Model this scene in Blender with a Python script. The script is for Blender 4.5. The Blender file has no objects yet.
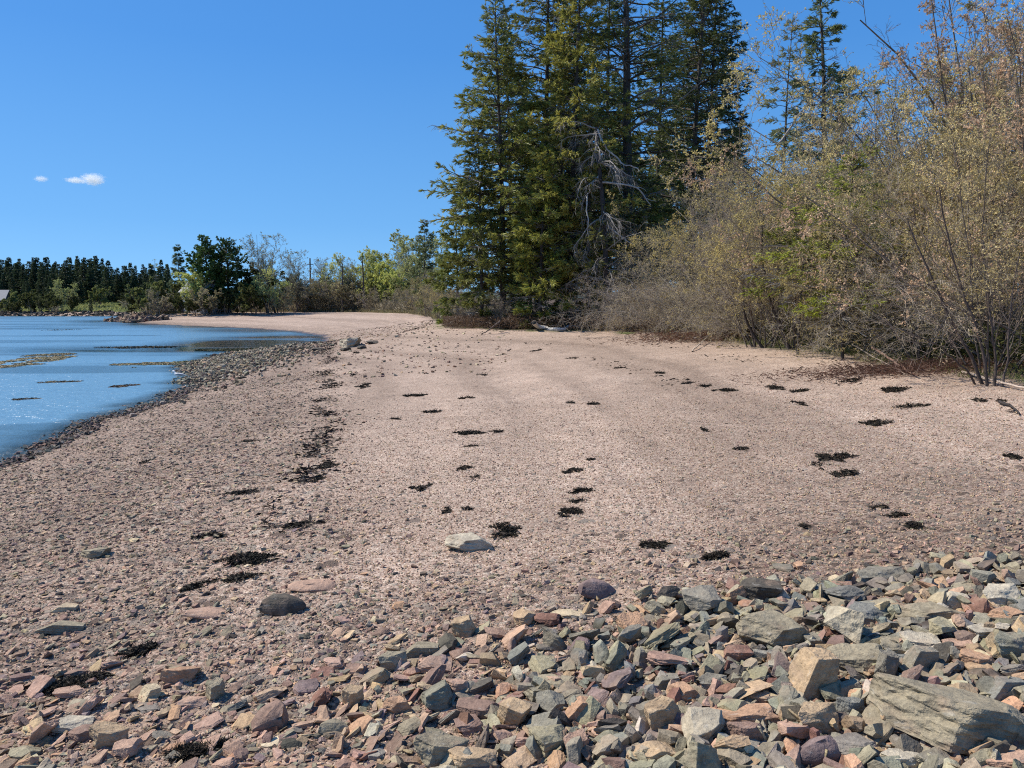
import bpy, bmesh, math, random
import numpy as np
from mathutils import Vector, Matrix, Euler

R = math.radians
scene = bpy.context.scene
col = scene.collection
rng = np.random.default_rng(7)
random.seed(7)

# ------------------------------------------------------------------ camera
F_PX = 759.0; HORIZON = 305.0; EYE = 2.4
PITCH = math.atan((384 - HORIZON) / F_PX)

def ray(px, py):
    xc = (px - 512) / F_PX; yc = -(py - 384) / F_PX
    c, s = math.cos(PITCH), math.sin(PITCH)
    return Vector((xc, c + yc * s, -s + yc * c))

def at_z(px, py, z):
    d = ray(px, py)
    t = (z - EYE) / d.z
    return (d.x * t, d.y * t)

# ------------------------------------------------------------------ noise
def _hash(ix, iy, seed):
    n = (ix.astype(np.int64) * 374761393 + iy.astype(np.int64) * 668265263 + seed * 974711) & 0x7fffffff
    n = ((n ^ (n >> 13)) * 1274126177) & 0x7fffffff
    n = n ^ (n >> 16)
    return (n & 0xffff) / 65535.0

def vnoise(x, y, seed=0):
    x = np.asarray(x, float); y = np.asarray(y, float)
    ix = np.floor(x); iy = np.floor(y); fx = x - ix; fy = y - iy
    fx = fx * fx * (3 - 2 * fx); fy = fy * fy * (3 - 2 * fy)
    a = _hash(ix, iy, seed); b = _hash(ix + 1, iy, seed); c = _hash(ix, iy + 1, seed); d = _hash(ix + 1, iy + 1, seed)
    return (a + (b - a) * fx) * (1 - fy) + (c + (d - c) * fx) * fy

def fbm(x, y, seed=0, octv=4):
    s = 0; a = 0.5
    for k in range(octv):
        s = s + a * vnoise(x * 2 ** k, y * 2 ** k, seed + k * 17); a *= 0.5
    return s / (1 - 0.5 ** octv)

def sstep(a, b, x):
    t = np.clip((x - a) / (b - a), 0, 1)
    return t * t * (3 - 2 * t)

# ------------------------------------------------------------------ terrain
shore = [(-700, -60), (-6.5, -60), (-6.8, 0)]
for p in [(0, 465), (60, 441), (105, 420), (160, 399), (188, 386), (192, 376), (186, 364), (214, 355), (262, 352), (300, 348),
          (326, 343), (322, 336), (296, 331.5), (245, 328), (190, 326), (150, 324), (112, 321.3)]:
    shore.append(at_z(p[0], p[1], 0))
shore += [(-66, 128), (-70, 150), (-84, 162), (-120, 164), (-170, 158), (-300, 175), (-700, 180)]
veg = [(60, -60), (7.3, -60), (7.4, 5), (7.5, 11.3), (7.7, 18), (6.7, 27.5), (4.0, 32.5), (-0.6, 33.4), (-3.2, 36), (-4.6, 49),
       (-7.0, 72), (-13, 98), (-24, 119), (-38, 122), (-44, 113), (-54, 112), (-60, 118), (-62, 150), (-78, 171), (-120, 173), (-172, 166),
       (-300, 184), (-700, 190), (-4000, 190), (-4000, 5000), (5000, 5000), (5000, -60)]
SH = np.array(shore); VG = np.array(veg, float)
SHP = np.array(shore)             # closed: last back to first = far left

def seg_dist(x, y, poly, closed=False):
    best = np.full(x.shape, 1e9)
    n = len(poly)
    for i in range(n if closed else n - 1):
        a = poly[i]; b = poly[(i + 1) % n]
        dx, dy = b - a
        t = np.clip(((x - a[0]) * dx + (y - a[1]) * dy) / (dx * dx + dy * dy + 1e-9), 0, 1)
        best = np.minimum(best, np.hypot(x - a[0] - t * dx, y - a[1] - t * dy))
    return best

def inside(x, y, poly):
    r = np.zeros(x.shape, bool)
    n = len(poly)
    for i in range(n):
        x1, y1 = poly[i]; x2, y2 = poly[(i + 1) % n]
        if y1 == y2: continue
        c = ((y1 > y) != (y2 > y)) & (x < (x2 - x1) * (y - y1) / (y2 - y1) + x1)
        r ^= c
    return r

def fields(x, y):
    x = np.asarray(x, float); y = np.asarray(y, float)
    wob = (fbm(x * 0.6, y * 0.6, 5, 3) - 0.5) * 0.9 + (vnoise(x * 3, y * 3, 9) - 0.5) * 0.25
    dw = seg_dist(x, y, SH)
    iw = inside(x, y, SHP)
    dw = np.where(iw, -dw, dw) + wob * sstep(0, 30, np.abs(x) + y) * 1.0
    dv = seg_dist(x, y, VG[:-3])
    iv = inside(x, y, VG)
    dv = np.where(iv, dv, -dv)          # >0 inland
    return dw, dv

def height(x, y, detail=False):
    x = np.asarray(x, float); y = np.asarray(y, float)
    dw, dv = fields(x, y)
    under = np.maximum(-2.5, dw * 0.11)
    t = np.clip(dw, 0, 60) / (np.clip(dw, 0, 60) + np.clip(-dv, 0, 60) + 1e-6)
    top = 1.3 - 0.5 * sstep(-46, -56, x) * sstep(60, 90, y)
    beach = top * (t ** 0.9) + 0.04 * np.sin(t * 9.0) * sstep(0.1, 0.3, t) * (1 - sstep(0.8, 1.0, t))
    far = sstep(140, 165, y) * sstep(-40, -70, x)
    inland = top + np.clip(dv, 0, 25) * (0.04 + 0.03 * far) + np.clip(dv - 25, 0, 400) * (0.012 + 0.012 * far)
    z = np.where(dw <= 0, under, np.where(dv <= 0, beach, inland))
    # low stony swell at the right front, hummocks inland
    z = z + 0.12 * np.exp(-(((x - 2.6) / 1.9) ** 2 + ((y - 3.4) / 1.1) ** 2))
    z = z + np.where(dv > 0, (fbm(x * 0.5, y * 0.5, 3, 3) - 0.5) * 0.5 * sstep(0, 3, dv), 0)
    z = z + (fbm(x * 0.9, y * 0.9, 21, 3) - 0.5) * 0.07 + np.where((dw > 0) & (dv < 0), (fbm(t * 16 + fbm(x * .15, y * .15, 88, 2), y * 0.03, 87, 3) - 0.5) * 0.09 * sstep(.15, .4, t), 0)
    if detail:
        r = np.hypot(x, y)
        z = z + (fbm(x * 9, y * 9, 31, 3) - 0.5) * 0.022 * (1 - sstep(12, 30, r))
        z = z + (vnoise(x * 45, y * 45, 41) - 0.5) * 0.007 * (1 - sstep(5, 10, r))
    return z

def hz(x, y):
    return float(height(np.array([x]), np.array([y]))[0])

def ground(px, py):
    z = 1.0
    for k in range(30):
        x, y = at_z(px, py, z)
        if y < 0 or y > 900: z -= 0.1; continue
        zn = hz(x, y)
        if abs(zn - z) < 0.003: break
        z = 0.4 * z + 0.6 * zn
    x, y = at_z(px, py, z)
    return x, y, z

def dist_at(px, d):          # the point d metres ahead that lies on this bearing
    x = (px - 512) / F_PX * d
    return x, d, hz(x, d)

# ------------------------------------------------------------------ mesh building
def mesh_np(name, V, polys, colr=None, attrs=None, smooth=False):
    """polys: list of (n,k) int arrays"""
    V = np.ascontiguousarray(V, np.float32)
    me = bpy.data.meshes.new(name)
    me.vertices.add(len(V)); me.vertices.foreach_set('co', V.ravel())
    idx = np.concatenate([p.ravel() for p in polys]).astype(np.int32)
    tot = np.concatenate([np.full(len(p), p.shape[1], np.int32) for p in polys])
    start = np.concatenate([[0], np.cumsum(tot)[:-1]]).astype(np.int32)
    me.loops.add(len(idx)); me.loops.foreach_set('vertex_index', idx)
    me.polygons.add(len(tot)); me.polygons.foreach_set('loop_start', start)
    me.polygons.foreach_set('use_smooth', np.full(len(tot), smooth))
    if colr is not None:
        a = me.color_attributes.new('Col', 'FLOAT_COLOR', 'POINT')
        c = np.ones((len(V), 4), np.float32); c[:, :3] = colr
        a.data.foreach_set('color', c.ravel())
    for k, v in (attrs or {}).items():
        a = me.attributes.new(k, 'FLOAT', 'POINT'); a.data.foreach_set('value', np.ascontiguousarray(v, np.float32))
    me.update(calc_edges=True)
    return me

def link(name, me, mat=None, parent=None, loc=None, rz=0.0, scale=None):
    o = bpy.data.objects.new(name, me); col.objects.link(o)
    if mat is not None and me is not None and not me.materials: me.materials.append(mat)
    if parent is not None: o.parent = parent
    if loc is not None: o.location = loc
    if rz: o.rotation_euler = (0, 0, rz)
    if scale is not None: o.scale = scale
    return o

def tag(o, label=None, cat=None, group=None, kind=None):
    if label: o['label'] = label
    if cat: o['category'] = cat
    if group: o['group'] = group
    if kind: o['kind'] = kind
    return o

def norm(v): return v / (np.linalg.norm(v, axis=-1, keepdims=True) + 1e-9)

def frames(T):
    ref = np.where(np.abs(T[..., 2:3]) < 0.9, np.array([0, 0, 1.0]), np.array([1.0, 0, 0]))
    A = norm(np.cross(T, ref)); B = np.cross(T, A)
    return A, B

def polytubes(P, R0, n=4, tip=0.25, Rs=None):
    """P (m+1,N,3) paths, R0 (N,) base radii -> verts, quads"""
    m1, N = P.shape[:2]
    T = np.empty_like(P); T[1:-1] = P[2:] - P[:-2]; T[0] = P[1] - P[0]; T[-1] = P[-1] - P[-2]
    T = norm(T); A, B = frames(T)
    if Rs is None: Rs = R0[None, :] * np.linspace(1, tip, m1)[:, None]
    ang = np.arange(n) * 2 * math.pi / n
    V = P[:, :, None, :] + Rs[:, :, None, None] * (A[:, :, None, :] * np.cos(ang)[None, None, :, None] + B[:, :, None, :] * np.sin(ang)[None, None, :, None])
    idx = np.arange(m1 * N * n).reshape(m1, N, n)
    a = idx[:-1]; b = idx[1:]
    q = np.stack([a, np.roll(a, -1, 2), np.roll(b, -1, 2), b], -1).reshape(-1, 4)
    return V.reshape(-1, 3), q

class Buf:
    def __init__(s): s.V = []; s.Q = {}; s.C = []; s.n = 0
    def add(s, V, q, c):
        s.V.append(V); s.Q.setdefault(q.shape[1], []).append(q + s.n)
        c = np.asarray(c, float)
        s.C.append(np.broadcast_to(c, (len(V), 3)) if c.ndim == 1 else c); s.n += len(V)
    def mesh(s, name, smooth=False):
        return mesh_np(name, np.concatenate(s.V), [np.concatenate(v) for v in s.Q.values()], np.concatenate(s.C), smooth=smooth)

def grow(S, D, L, m, wander, grav, rg, tipup=0.0):
    P = [S]; d = norm(D); st = (L / m)[:, None]
    for k in range(m):
        d = d + rg.normal(0, 1, S.shape) * wander
        d[:, 2] += grav + tipup * (k / m)
        d = norm(d)
        P.append(P[-1] + d * st)
    return np.array(P)

def spawn(P, R0, n, rg, t0=0.25, t1=0.98, ang=0.8, tip=0.25, up=0.0):
    m1, N = P.shape[:2]
    who = np.repeat(np.arange(N), n); t = rg.uniform(t0, t1, len(who))
    f = t * (m1 - 1); k = np.minimum(f.astype(int), m1 - 2); fr = (f - k)[:, None]
    S = P[k, who] * (1 - fr) + P[k + 1, who] * fr
    T = norm(P[k + 1, who] - P[k, who]); A, B = frames(T)
    th = rg.uniform(0, 2 * math.pi, len(who))[:, None]
    a = (ang * rg.uniform(0.6, 1.3, len(who)))[:, None]
    D = T * np.cos(a) + (A * np.cos(th) + B * np.sin(th)) * np.sin(a)
    D[:, 2] += up
    return S, norm(D), R0[who] * (1 - (1 - tip) * t), who, t

def leaf_quads(C, D, ln, wd, rg, flat=0.0):
    """rhombus leaves along D from C"""
    D = norm(D); rnd = rg.normal(0, 1, C.shape); rnd[:, 2] *= (1 - flat)
    S = norm(np.cross(D, rnd) + 1e-6)
    ln = np.broadcast_to(ln, (len(C),))[:, None]; wd = np.broadcast_to(wd, (len(C),))[:, None]
    V = np.stack([C, C + D * ln * 0.45 + S * wd * 0.5, C + D * ln, C + D * ln * 0.45 - S * wd * 0.5], 1).reshape(-1, 3)
    q = np.arange(len(C) * 4).reshape(-1, 4)
    return V, q

def rotmats(a, b, c):
    ca, sa, cb, sb, cc, sc = np.cos(a), np.sin(a), np.cos(b), np.sin(b), np.cos(c), np.sin(c)
    M = np.empty((len(a), 3, 3))
    M[:, 0, 0] = cc * cb; M[:, 0, 1] = cc * sb * sa - sc * ca; M[:, 0, 2] = cc * sb * ca + sc * sa
    M[:, 1, 0] = sc * cb; M[:, 1, 1] = sc * sb * sa + cc * ca; M[:, 1, 2] = sc * sb * ca - cc * sa
    M[:, 2, 0] = -sb; M[:, 2, 1] = cb * sa; M[:, 2, 2] = cb * ca
    return M

def scatter(buf, temps, pos, scl, rot, colr):
    """temps: list of (V, tris); each instance takes one of them"""
    N = len(pos); pick = np.arange(N) % len(temps)
    M = rotmats(*rot)
    for ti, (tv, tf) in enumerate(temps):
        s = np.nonzero(pick == ti)[0]
        if not len(s): continue
        V = tv[None] * scl[s][:, None, :]
        V = np.einsum('nij,nkj->nki', M[s], V) + pos[s][:, None, :]
        q = tf[None] + (np.arange(len(s)) * len(tv))[:, None, None]
        buf.add(V.reshape(-1, 3), q.reshape(-1, tf.shape[1]), np.repeat(colr[s], len(tv), 0))

# ------------------------------------------------------------------ materials
def new_mat(name):
    m = bpy.data.materials.new(name); m.use_nodes = True
    nt = m.node_tree; nt.nodes.clear()
    out = nt.nodes.new('ShaderNodeOutputMaterial'); b = nt.nodes.new('ShaderNodeBsdfPrincipled')
    nt.links.new(b.outputs[0], out.inputs[0])
    return m, nt, b, out

def N(nt, t, **kw):
    n = nt.nodes.new(t)
    for k, v in kw.items():
        if isinstance(k, str) and hasattr(n, k): setattr(n, k, v)
        else: n.inputs[k].default_value = v
    return n

def nz(nt, vec, scale, detail=3, rough=0.6):
    n = nt.nodes.new('ShaderNodeTexNoise'); n.inputs['Scale'].default_value = scale
    n.inputs['Detail'].default_value = detail; n.inputs['Roughness'].default_value = rough
    if vec is not None: nt.links.new(vec, n.inputs['Vector'])
    return n.outputs['Fac']

def ramp(nt, fac, stops, interp='LINEAR'):
    r = nt.nodes.new('ShaderNodeValToRGB'); cr = r.color_ramp; cr.interpolation = interp
    while len(cr.elements) > 1: cr.elements.remove(cr.elements[-1])
    for i, (p, c) in enumerate(stops):
        e = cr.elements[0] if i == 0 else cr.elements.new(p)
        e.position = p; e.color = (*c, 1) if len(c) == 3 else c
    nt.links.new(fac, r.inputs[0]); return r.outputs[0]

def mixc(nt, fac, a, b, mode='MIX'):
    m = nt.nodes.new('ShaderNodeMix'); m.data_type = 'RGBA'; m.blend_type = mode
    for s, v in ((0, fac), (6, a), (7, b)):
        if hasattr(v, 'is_linked'): nt.links.new(v, m.inputs[s])
        else: m.inputs[s].default_value = v if s == 0 else (*v, 1)
    return m.outputs[2]

def maprange(nt, v, a, b, c, d):
    m = nt.nodes.new('ShaderNodeMapRange')
    nt.links.new(v, m.inputs[0])
    for i, x in enumerate((a, b, c, d)): m.inputs[i + 1].default_value = x
    return m.outputs[0]

def math2(nt, op, a, b=0.0):
    m = nt.nodes.new('ShaderNodeMath'); m.operation = op
    for s, v in ((0, a), (1, b)):
        if hasattr(v, 'is_linked'): nt.links.new(v, m.inputs[s])
        else: m.inputs[s].default_value = v
    return m.outputs[0]

def bump(nt, h, strength, dist, prev=None):
    b = nt.nodes.new('ShaderNodeBump'); b.inputs['Strength'].default_value = strength; b.inputs['Distance'].default_value = dist
    nt.links.new(h, b.inputs['Height'])
    if prev is not None: nt.links.new(prev, b.inputs['Normal'])
    return b.outputs[0]

def attr(nt, name, out='Fac'):
    a = nt.nodes.new('ShaderNodeAttribute'); a.attribute_name = name
    return a.outputs[out]

def position(nt): return nt.nodes.new('ShaderNodeNewGeometry').outputs['Position']

def foliage_mat(name, trans=0.25, rough=0.6):
    m, nt, b, out = new_mat(name)
    c = attr(nt, 'Col', 'Color')
    oi = nt.nodes.new('ShaderNodeObjectInfo')
    v = maprange(nt, oi.outputs['Random'], 0, 1, 0.72, 1.25)
    hsv = nt.nodes.new('ShaderNodeHueSaturation'); nt.links.new(c, hsv.inputs['Color']); nt.links.new(v, hsv.inputs['Value'])
    c2 = hsv.outputs[0]
    nt.links.new(c2, b.inputs['Base Color']); b.inputs['Roughness'].default_value = rough
    b.inputs['Specular IOR Level'].default_value = 0.3
    t = nt.nodes.new('ShaderNodeBsdfTranslucent'); nt.links.new(c2, t.inputs[0])
    mx = nt.nodes.new('ShaderNodeMixShader'); mx.inputs[0].default_value = trans
    nt.links.new(b.outputs[0], mx.inputs[1]); nt.links.new(t.outputs[0], mx.inputs[2]); nt.links.new(mx.outputs[0], out.inputs[0])
    return m

def bark_mat(name, scale=14, bumps=0.6, usecol=True, base=(0.1, 0.08, 0.06)):
    m, nt, b, out = new_mat(name)
    tc = nt.nodes.new('ShaderNodeTexCoord')
    mp = nt.nodes.new('ShaderNodeMapping'); mp.inputs['Scale'].default_value = (1, 1, 0.25); nt.links.new(tc.outputs['Object'], mp.inputs[0])
    f = nz(nt, mp.outputs[0], scale, 4)
    c = attr(nt, 'Col', 'Color') if usecol else base
    v = ramp(nt, f, [(0.3, (0.55, 0.55, 0.55)), (0.7, (1.35, 1.32, 1.28))])
    cc = mixc(nt, 1.0, v, c, 'MULTIPLY')
    nt.links.new(cc, b.inputs['Base Color']); b.inputs['Roughness'].default_value = 0.9
    nt.links.new(bump(nt, f, bumps, 0.02), b.inputs['Normal'])
    return m
# ------------------------------------------------------------------ ground material
def ground_material():
    m, nt, b, out = new_mat('beach_ground')
    P = position(nt)
    warp = nt.nodes.new('ShaderNodeVectorMath'); warp.operation = 'ADD'
    nn = nt.nodes.new('ShaderNodeTexNoise'); nn.inputs['Scale'].default_value = 30
    nt.links.new(P, nn.inputs['Vector'])
    sc = nt.nodes.new('ShaderNodeVectorMath'); sc.operation = 'SCALE'; sc.inputs['Scale'].default_value = 0.012
    nt.links.new(nn.outputs['Color'], sc.inputs[0]); nt.links.new(P, warp.inputs[0]); nt.links.new(sc.outputs[0], warp.inputs[1])
    WP = warp.outputs[0]
    def vor(scale, feat='F1'):
        v = nt.nodes.new('ShaderNodeTexVoronoi'); v.feature = feat; v.inputs['Scale'].default_value = scale
        nt.links.new(WP, v.inputs['Vector']); return v
    v1 = vor(75); v2 = vor(24); v3 = vor(9); v2e = vor(24, 'DISTANCE_TO_EDGE'); v1e = vor(75, 'DISTANCE_TO_EDGE')
    def cellcol(v, stops):
        sx = nt.nodes.new('ShaderNodeSeparateColor'); nt.links.new(v.outputs['Color'], sx.inputs[0])
        return ramp(nt, sx.outputs[0], stops, 'CONSTANT'), sx
    pink = [(0, (.24, .16, .125)), (.14, (.40, .29, .235)), (.34, (.50, .38, .32)), (.52, (.34, .27, .23)), (.66, (.58, .46, .39)), (.78, (.29, .21, .175)), (.88, (.43, .36, .31)), (.95, (.68, .58, .50))]
    brown = [(0, (.16, .12, .10)), (.16, (.32, .24, .20)), (.34, (.25, .215, .19)), (.5, (.42, .33, .275)), (.62, (.21, .165, .145)), (.74, (.35, .30, .26)), (.86, (.47, .36, .29)), (.95, (.50, .43, .37))]
    c1, _ = cellcol(v1, pink); c2, s2 = cellcol(v2, brown); c3, s3 = cellcol(v3, brown)
    coarse = attr(nt, 'coarse')
    lump = nz(nt, P, 1.7, 4); lump2 = nz(nt, P, 0.35, 3)
    # some of the pebbles belong to the coarser grade
    f12 = math2(nt, 'LESS_THAN', s2.outputs[1], math2(nt, 'ADD', math2(nt, 'MULTIPLY', coarse, 0.75), 0.05))
    cc = mixc(nt, f12, c1, c2)
    f3 = math2(nt, 'LESS_THAN', s3.outputs[1], math2(nt, 'MULTIPLY', coarse, 0.16))
    cc = mixc(nt, f3, cc, c3)
    tint = ramp(nt, lump, [(0.3, (.86, .85, .84)), (.7, (1.1, 1.09, 1.08))])
    cc = mixc(nt, 1.0, cc, tint, 'MULTIPLY')
    tint2 = ramp(nt, lump2, [(0.35, (.92, .91, .90)), (.65, (1.06, 1.06, 1.06))])
    cc = mixc(nt, 1.0, cc, tint2, 'MULTIPLY')
    bd = ramp(nt, attr(nt, 'band'), [(.3, (.78, .77, .76)), (.5, (1, 1, 1)), (.7, (1.12, 1.12, 1.12))])
    cc = mixc(nt, 1.0, cc, bd, 'MULTIPLY')
    # browner, darker grade
    dk = ramp(nt, coarse, [(0, (.925, .90, .82)), (1, (.70, .645, .575))])
    cc = mixc(nt, 1.0, cc, dk, 'MULTIPLY')
    wet = attr(nt, 'wet')
    cc = mixc(nt, wet, cc, mixc(nt, 1.0, cc, (.38, .34, .30), 'MULTIPLY'))
    # rockweed green on the low flats
    grn = attr(nt, 'weedy')
    gm = math2(nt, 'MULTIPLY', grn, ramp(nt, nz(nt, P, 2.2, 4), [(.35, (0, 0, 0)), (.6, (1, 1, 1))]))
    cc = mixc(nt, gm, cc, mixc(nt, nz(nt, P, 7, 2), (.07, .055, .02), (.20, .17, .06)))
    # forest floor and grass
    vg = attr(nt, 'inland')
    litter = ramp(nt, nz(nt, P, 18, 4), [(.3, (.035, .022, .013)), (.5, (.10, .065, .04)), (.7, (.19, .135, .09))])
    grass = ramp(nt, nz(nt, P, 3, 5), [(.3, (.05, .07, .02)), (.7, (.17, .18, .06))])
    gmask = attr(nt, 'grassy')
    fl = mixc(nt, gmask, litter, grass)
    cc = mixc(nt, vg, cc, fl)
    deep = attr(nt, 'deep')
    cc = mixc(nt, deep, cc, (.035, .04, .03))
    nt.links.new(cc, b.inputs['Base Color'])
    rr = maprange(nt, wet, 0, 1, 0.95, 0.35); nt.links.new(rr, b.inputs['Roughness'])
    b.inputs['Specular IOR Level'].default_value = 0.25
    e1 = ramp(nt, v1e.outputs['Distance'], [(0, (0, 0, 0)), (.25, (1, 1, 1))])
    e2 = ramp(nt, v2e.outputs['Distance'], [(0, (0, 0, 0)), (.2, (1, 1, 1))])
    hgt = math2(nt, 'ADD', math2(nt, 'MULTIPLY', s2.outputs[2], 0.5), e2)
    n1 = bump(nt, e1, 0.55, 0.006)
    n2 = bump(nt, math2(nt, 'MULTIPLY', hgt, f12), 0.7, 0.012, n1)
    n3 = bump(nt, nz(nt, P, 110, 2), 0.35, 0.006, n2)
    nt.links.new(n3, b.inputs['Normal'])
    return m

def polar(r0, r1, ratio, fine, step_f, step_c):
    a = []
    t = -180.0
    while t < 180:
        a.append(t); t += step_f if abs(t) < fine else step_c
    a = np.radians(np.array(a))
    nr = int(math.log(r1 / r0) / math.log(ratio))
    r = r0 * ratio ** np.arange(nr + 1)
    return a, r

def build_ground():
    a, r = polar(0.9, 6000, 1.0105, 50, 0.14, 4.0)
    A, RR = np.meshgrid(a, r)
    x = RR * np.sin(A); y = RR * np.cos(A)
    xf, yf = x.ravel(), y.ravel()
    z = height(xf, yf, True); dw, dv = fields(xf, yf)
    nrow, ncol = len(r), len(a)
    idx = np.arange(nrow * ncol).reshape(nrow, ncol)
    q = np.stack([idx[:-1], np.roll(idx[:-1], -1, 1), np.roll(idx[1:], -1, 1), idx[1:]], -1).reshape(-1, 4)[:, ::-1]
    V = np.stack([xf, yf, z], 1)
    V = np.vstack([V, [[0, 0, hz(0, 0)]]])
    cap = np.stack([idx[0], np.full(ncol, nrow * ncol), np.roll(idx[0], -1)], -1)[:, ::-1]
    n = fbm(xf * 0.8, yf * 0.8, 55, 4); n2 = vnoise(xf * 5, yf * 5, 77)
    wet = (1 - sstep(0.0, 0.42, dw + (n - 0.5) * 0.9)) * sstep(-60, -8, -np.abs(xf) * 0 - 0 + 0 * yf - 8)
    wet = 1 - sstep(0.05, 0.6, dw + (n - 0.5) * 0.9)
    # coarse grade: seaward of the wrack line and all of the front
    line = -2.9 + 0.0 * yf
    cx = -0.235 * yf + 0.1
    coarse = 1 - sstep(-1.2, 0.6, xf - cx + (n - 0.5) * 2.2)
    coarse = coarse * (1 - sstep(38, 50, yf)) * 0.6
    front = 1 - sstep(3.6, 6.0, yf - 0.15 * np.abs(xf) + (n - 0.5) * 2)
    coarse = np.maximum(coarse, front * 0.8)
    coarse = np.maximum(coarse, (1 - sstep(1.0, 5.0, dw)) * 0.5)
    flats = np.exp(-(((xf + 12.2) / 3.6) ** 2 + ((yf - 31) / 8.5) ** 2))
    coarse = np.maximum(coarse, sstep(0.2, 0.6, flats))
    weedy = np.clip(sstep(0.15, 0.5, np.exp(-(((xf + 13.5) / 3.6) ** 2 + ((yf - 35) / 6.0) ** 2))) * (1 - sstep(1.0, 3.4, dw)) , 0, 1)
    nb = fbm(xf * 1.3, yf * 1.3, 91, 4)
    inland = sstep(-0.5, 0.5, dv + (nb - 0.5) * 2.2)
    farg = sstep(130, 160, yf) * sstep(-55, -70, xf)
    grassy = np.maximum(farg * 0.95, (1 - sstep(0.6, 3.0, dv)) * sstep(0.42, 0.6, nb))
    deep = 1 - sstep(-4.5, -1.0, dw)
    tt = np.clip(dw, 0, 60) / (np.clip(dw, 0, 60) + np.clip(-dv, 0, 60) + 1e-6)
    band = fbm(tt * 13 + fbm(xf * .15, yf * .15, 88, 2) * 1.2, yf * 0.03, 187, 3)
    attrs = {k: np.append(v, 0) for k, v in dict(band=band, wet=wet, coarse=coarse, weedy=weedy, inland=inland, grassy=grassy, deep=deep).items()}
    me = mesh_np('ground', V, [q, cap], None, attrs, smooth=True)
    o = link('ground', me, ground_material()); tag(o, 'pinkish gravel beach rising from the water to the trees', None, None, 'structure')

build_ground()

# ------------------------------------------------------------------ water
def build_water():
    m, nt, b, out = new_mat('sea_water')
    P = position(nt)
    calm = attr(nt, 'calm'); al = attr(nt, 'alpha')
    nt.links.new(mixc(nt, calm, (.13, .26, .36), (.018, .035, .035)), b.inputs['Base Color']); b.inputs['IOR'].default_value = 1.33  # calm water gets a darker base colour, painting in the tree reflections
    b.inputs['Specular IOR Level'].default_value = 0.5
    nt.links.new(maprange(nt, calm, 0, 1, 0.26, 0.08), b.inputs['Roughness'])
    mp = nt.nodes.new('ShaderNodeMapping'); mp.inputs['Rotation'].default_value = (0, 0, R(12)); mp.inputs['Scale'].default_value = (1, 2.0, 1)
    nt.links.new(P, mp.inputs[0])
    w1 = nz(nt, mp.outputs[0], 2.6, 4, 0.62); w2 = nz(nt, mp.outputs[0], 0.7, 2)
    st = maprange(nt, calm, 0, 1, 1.0, 0.07)
    h = math2(nt, 'MULTIPLY', math2(nt, 'ADD', math2(nt, 'MULTIPLY', w1, 0.6), math2(nt, 'MULTIPLY', w2, 0.6)), st)
    nt.links.new(bump(nt, h, 1.0, 0.15), b.inputs['Normal'])
    tr = nt.nodes.new('ShaderNodeBsdfTransparent'); tr.inputs[0].default_value = (.86, .93, .9, 1)
    mx = nt.nodes.new('ShaderNodeMixShader'); nt.links.new(al, mx.inputs[0])
    gl = nt.nodes.new('ShaderNodeBsdfGlossy')
    nt.links.new(tr.outputs[0], mx.inputs[1]); nt.links.new(b.outputs[0], mx.inputs[2]); nt.links.new(mx.outputs[0], out.inputs[0])
    xs = np.concatenate([-np.geomspace(6, 2500, 260)[::-1], [ -5.2]])
    ys = np.concatenate([np.linspace(-60, 8, 12), np.geomspace(9, 230, 300)])
    X, Y = np.meshgrid(xs, ys); xf, yf = X.ravel(), Y.ravel()
    dw, dv = fields(xf, yf)
    idx = np.arange(X.size).reshape(X.shape)
    q = np.stack([idx[:-1, :-1], idx[:-1, 1:], idx[1:, 1:], idx[1:, :-1]], -1).reshape(-1, 4)
    keep = (dw[q] < 0.6).any(1)
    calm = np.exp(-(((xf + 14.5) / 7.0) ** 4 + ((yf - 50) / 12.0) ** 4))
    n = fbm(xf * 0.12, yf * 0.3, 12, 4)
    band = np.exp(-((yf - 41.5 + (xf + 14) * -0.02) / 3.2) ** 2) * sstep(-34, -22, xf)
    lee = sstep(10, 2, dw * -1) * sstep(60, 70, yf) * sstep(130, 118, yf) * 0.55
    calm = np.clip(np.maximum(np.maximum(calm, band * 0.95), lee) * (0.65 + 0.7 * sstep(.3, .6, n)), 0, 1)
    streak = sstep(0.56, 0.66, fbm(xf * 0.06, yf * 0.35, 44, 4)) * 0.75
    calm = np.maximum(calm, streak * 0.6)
    alpha = 1 - 0.8 * sstep(-1.1, -0.05, dw)
    me = mesh_np('water', np.stack([xf, yf, np.zeros_like(xf)], 1), [q[keep]], None, dict(calm=calm, alpha=alpha), smooth=True)
    o = link('water', me, m); tag(o, 'calm blue cove water beside the beach', None, None, 'structure')
build_water()

# ------------------------------------------------------------------ distant ridge
def build_ridge():
    xs = np.linspace(-1200, 900, 400); ys = np.linspace(420, 900, 30)
    X, Y = np.meshgrid(xs, ys); xf, yf = X.ravel(), Y.ravel()
    prof = np.sin(np.clip((yf - 420) / 300, 0, 1) * math.pi / 2)
    z = 1 + prof * (9 + 5 * fbm(xf / 260, yf / 260, 8, 3)) * sstep(-1200, -500, xf * 1.0 - 300 * 0) + fbm(xf / 9, yf / 9, 4, 3) * 2.5 * prof
    idx = np.arange(X.size).reshape(X.shape)
    q = np.stack([idx[:-1, :-1], idx[:-1, 1:], idx[1:, 1:], idx[1:, :-1]], -1).reshape(-1, 4)
    m, nt, b, out = new_mat('far_forest')
    f = nz(nt, position(nt), 0.15, 5)
    nt.links.new(ramp(nt, f, [(.3, (.012, .022, .016)), (.7, (.05, .07, .04))]), b.inputs['Base Color']); b.inputs['Roughness'].default_value = 1
    o = link('hills', mesh_np('hills', np.stack([xf, yf, z], 1), [q]), m)
    tag(o, 'low dark wooded ridge far behind the cove', None, None, 'structure')
build_ridge()

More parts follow.
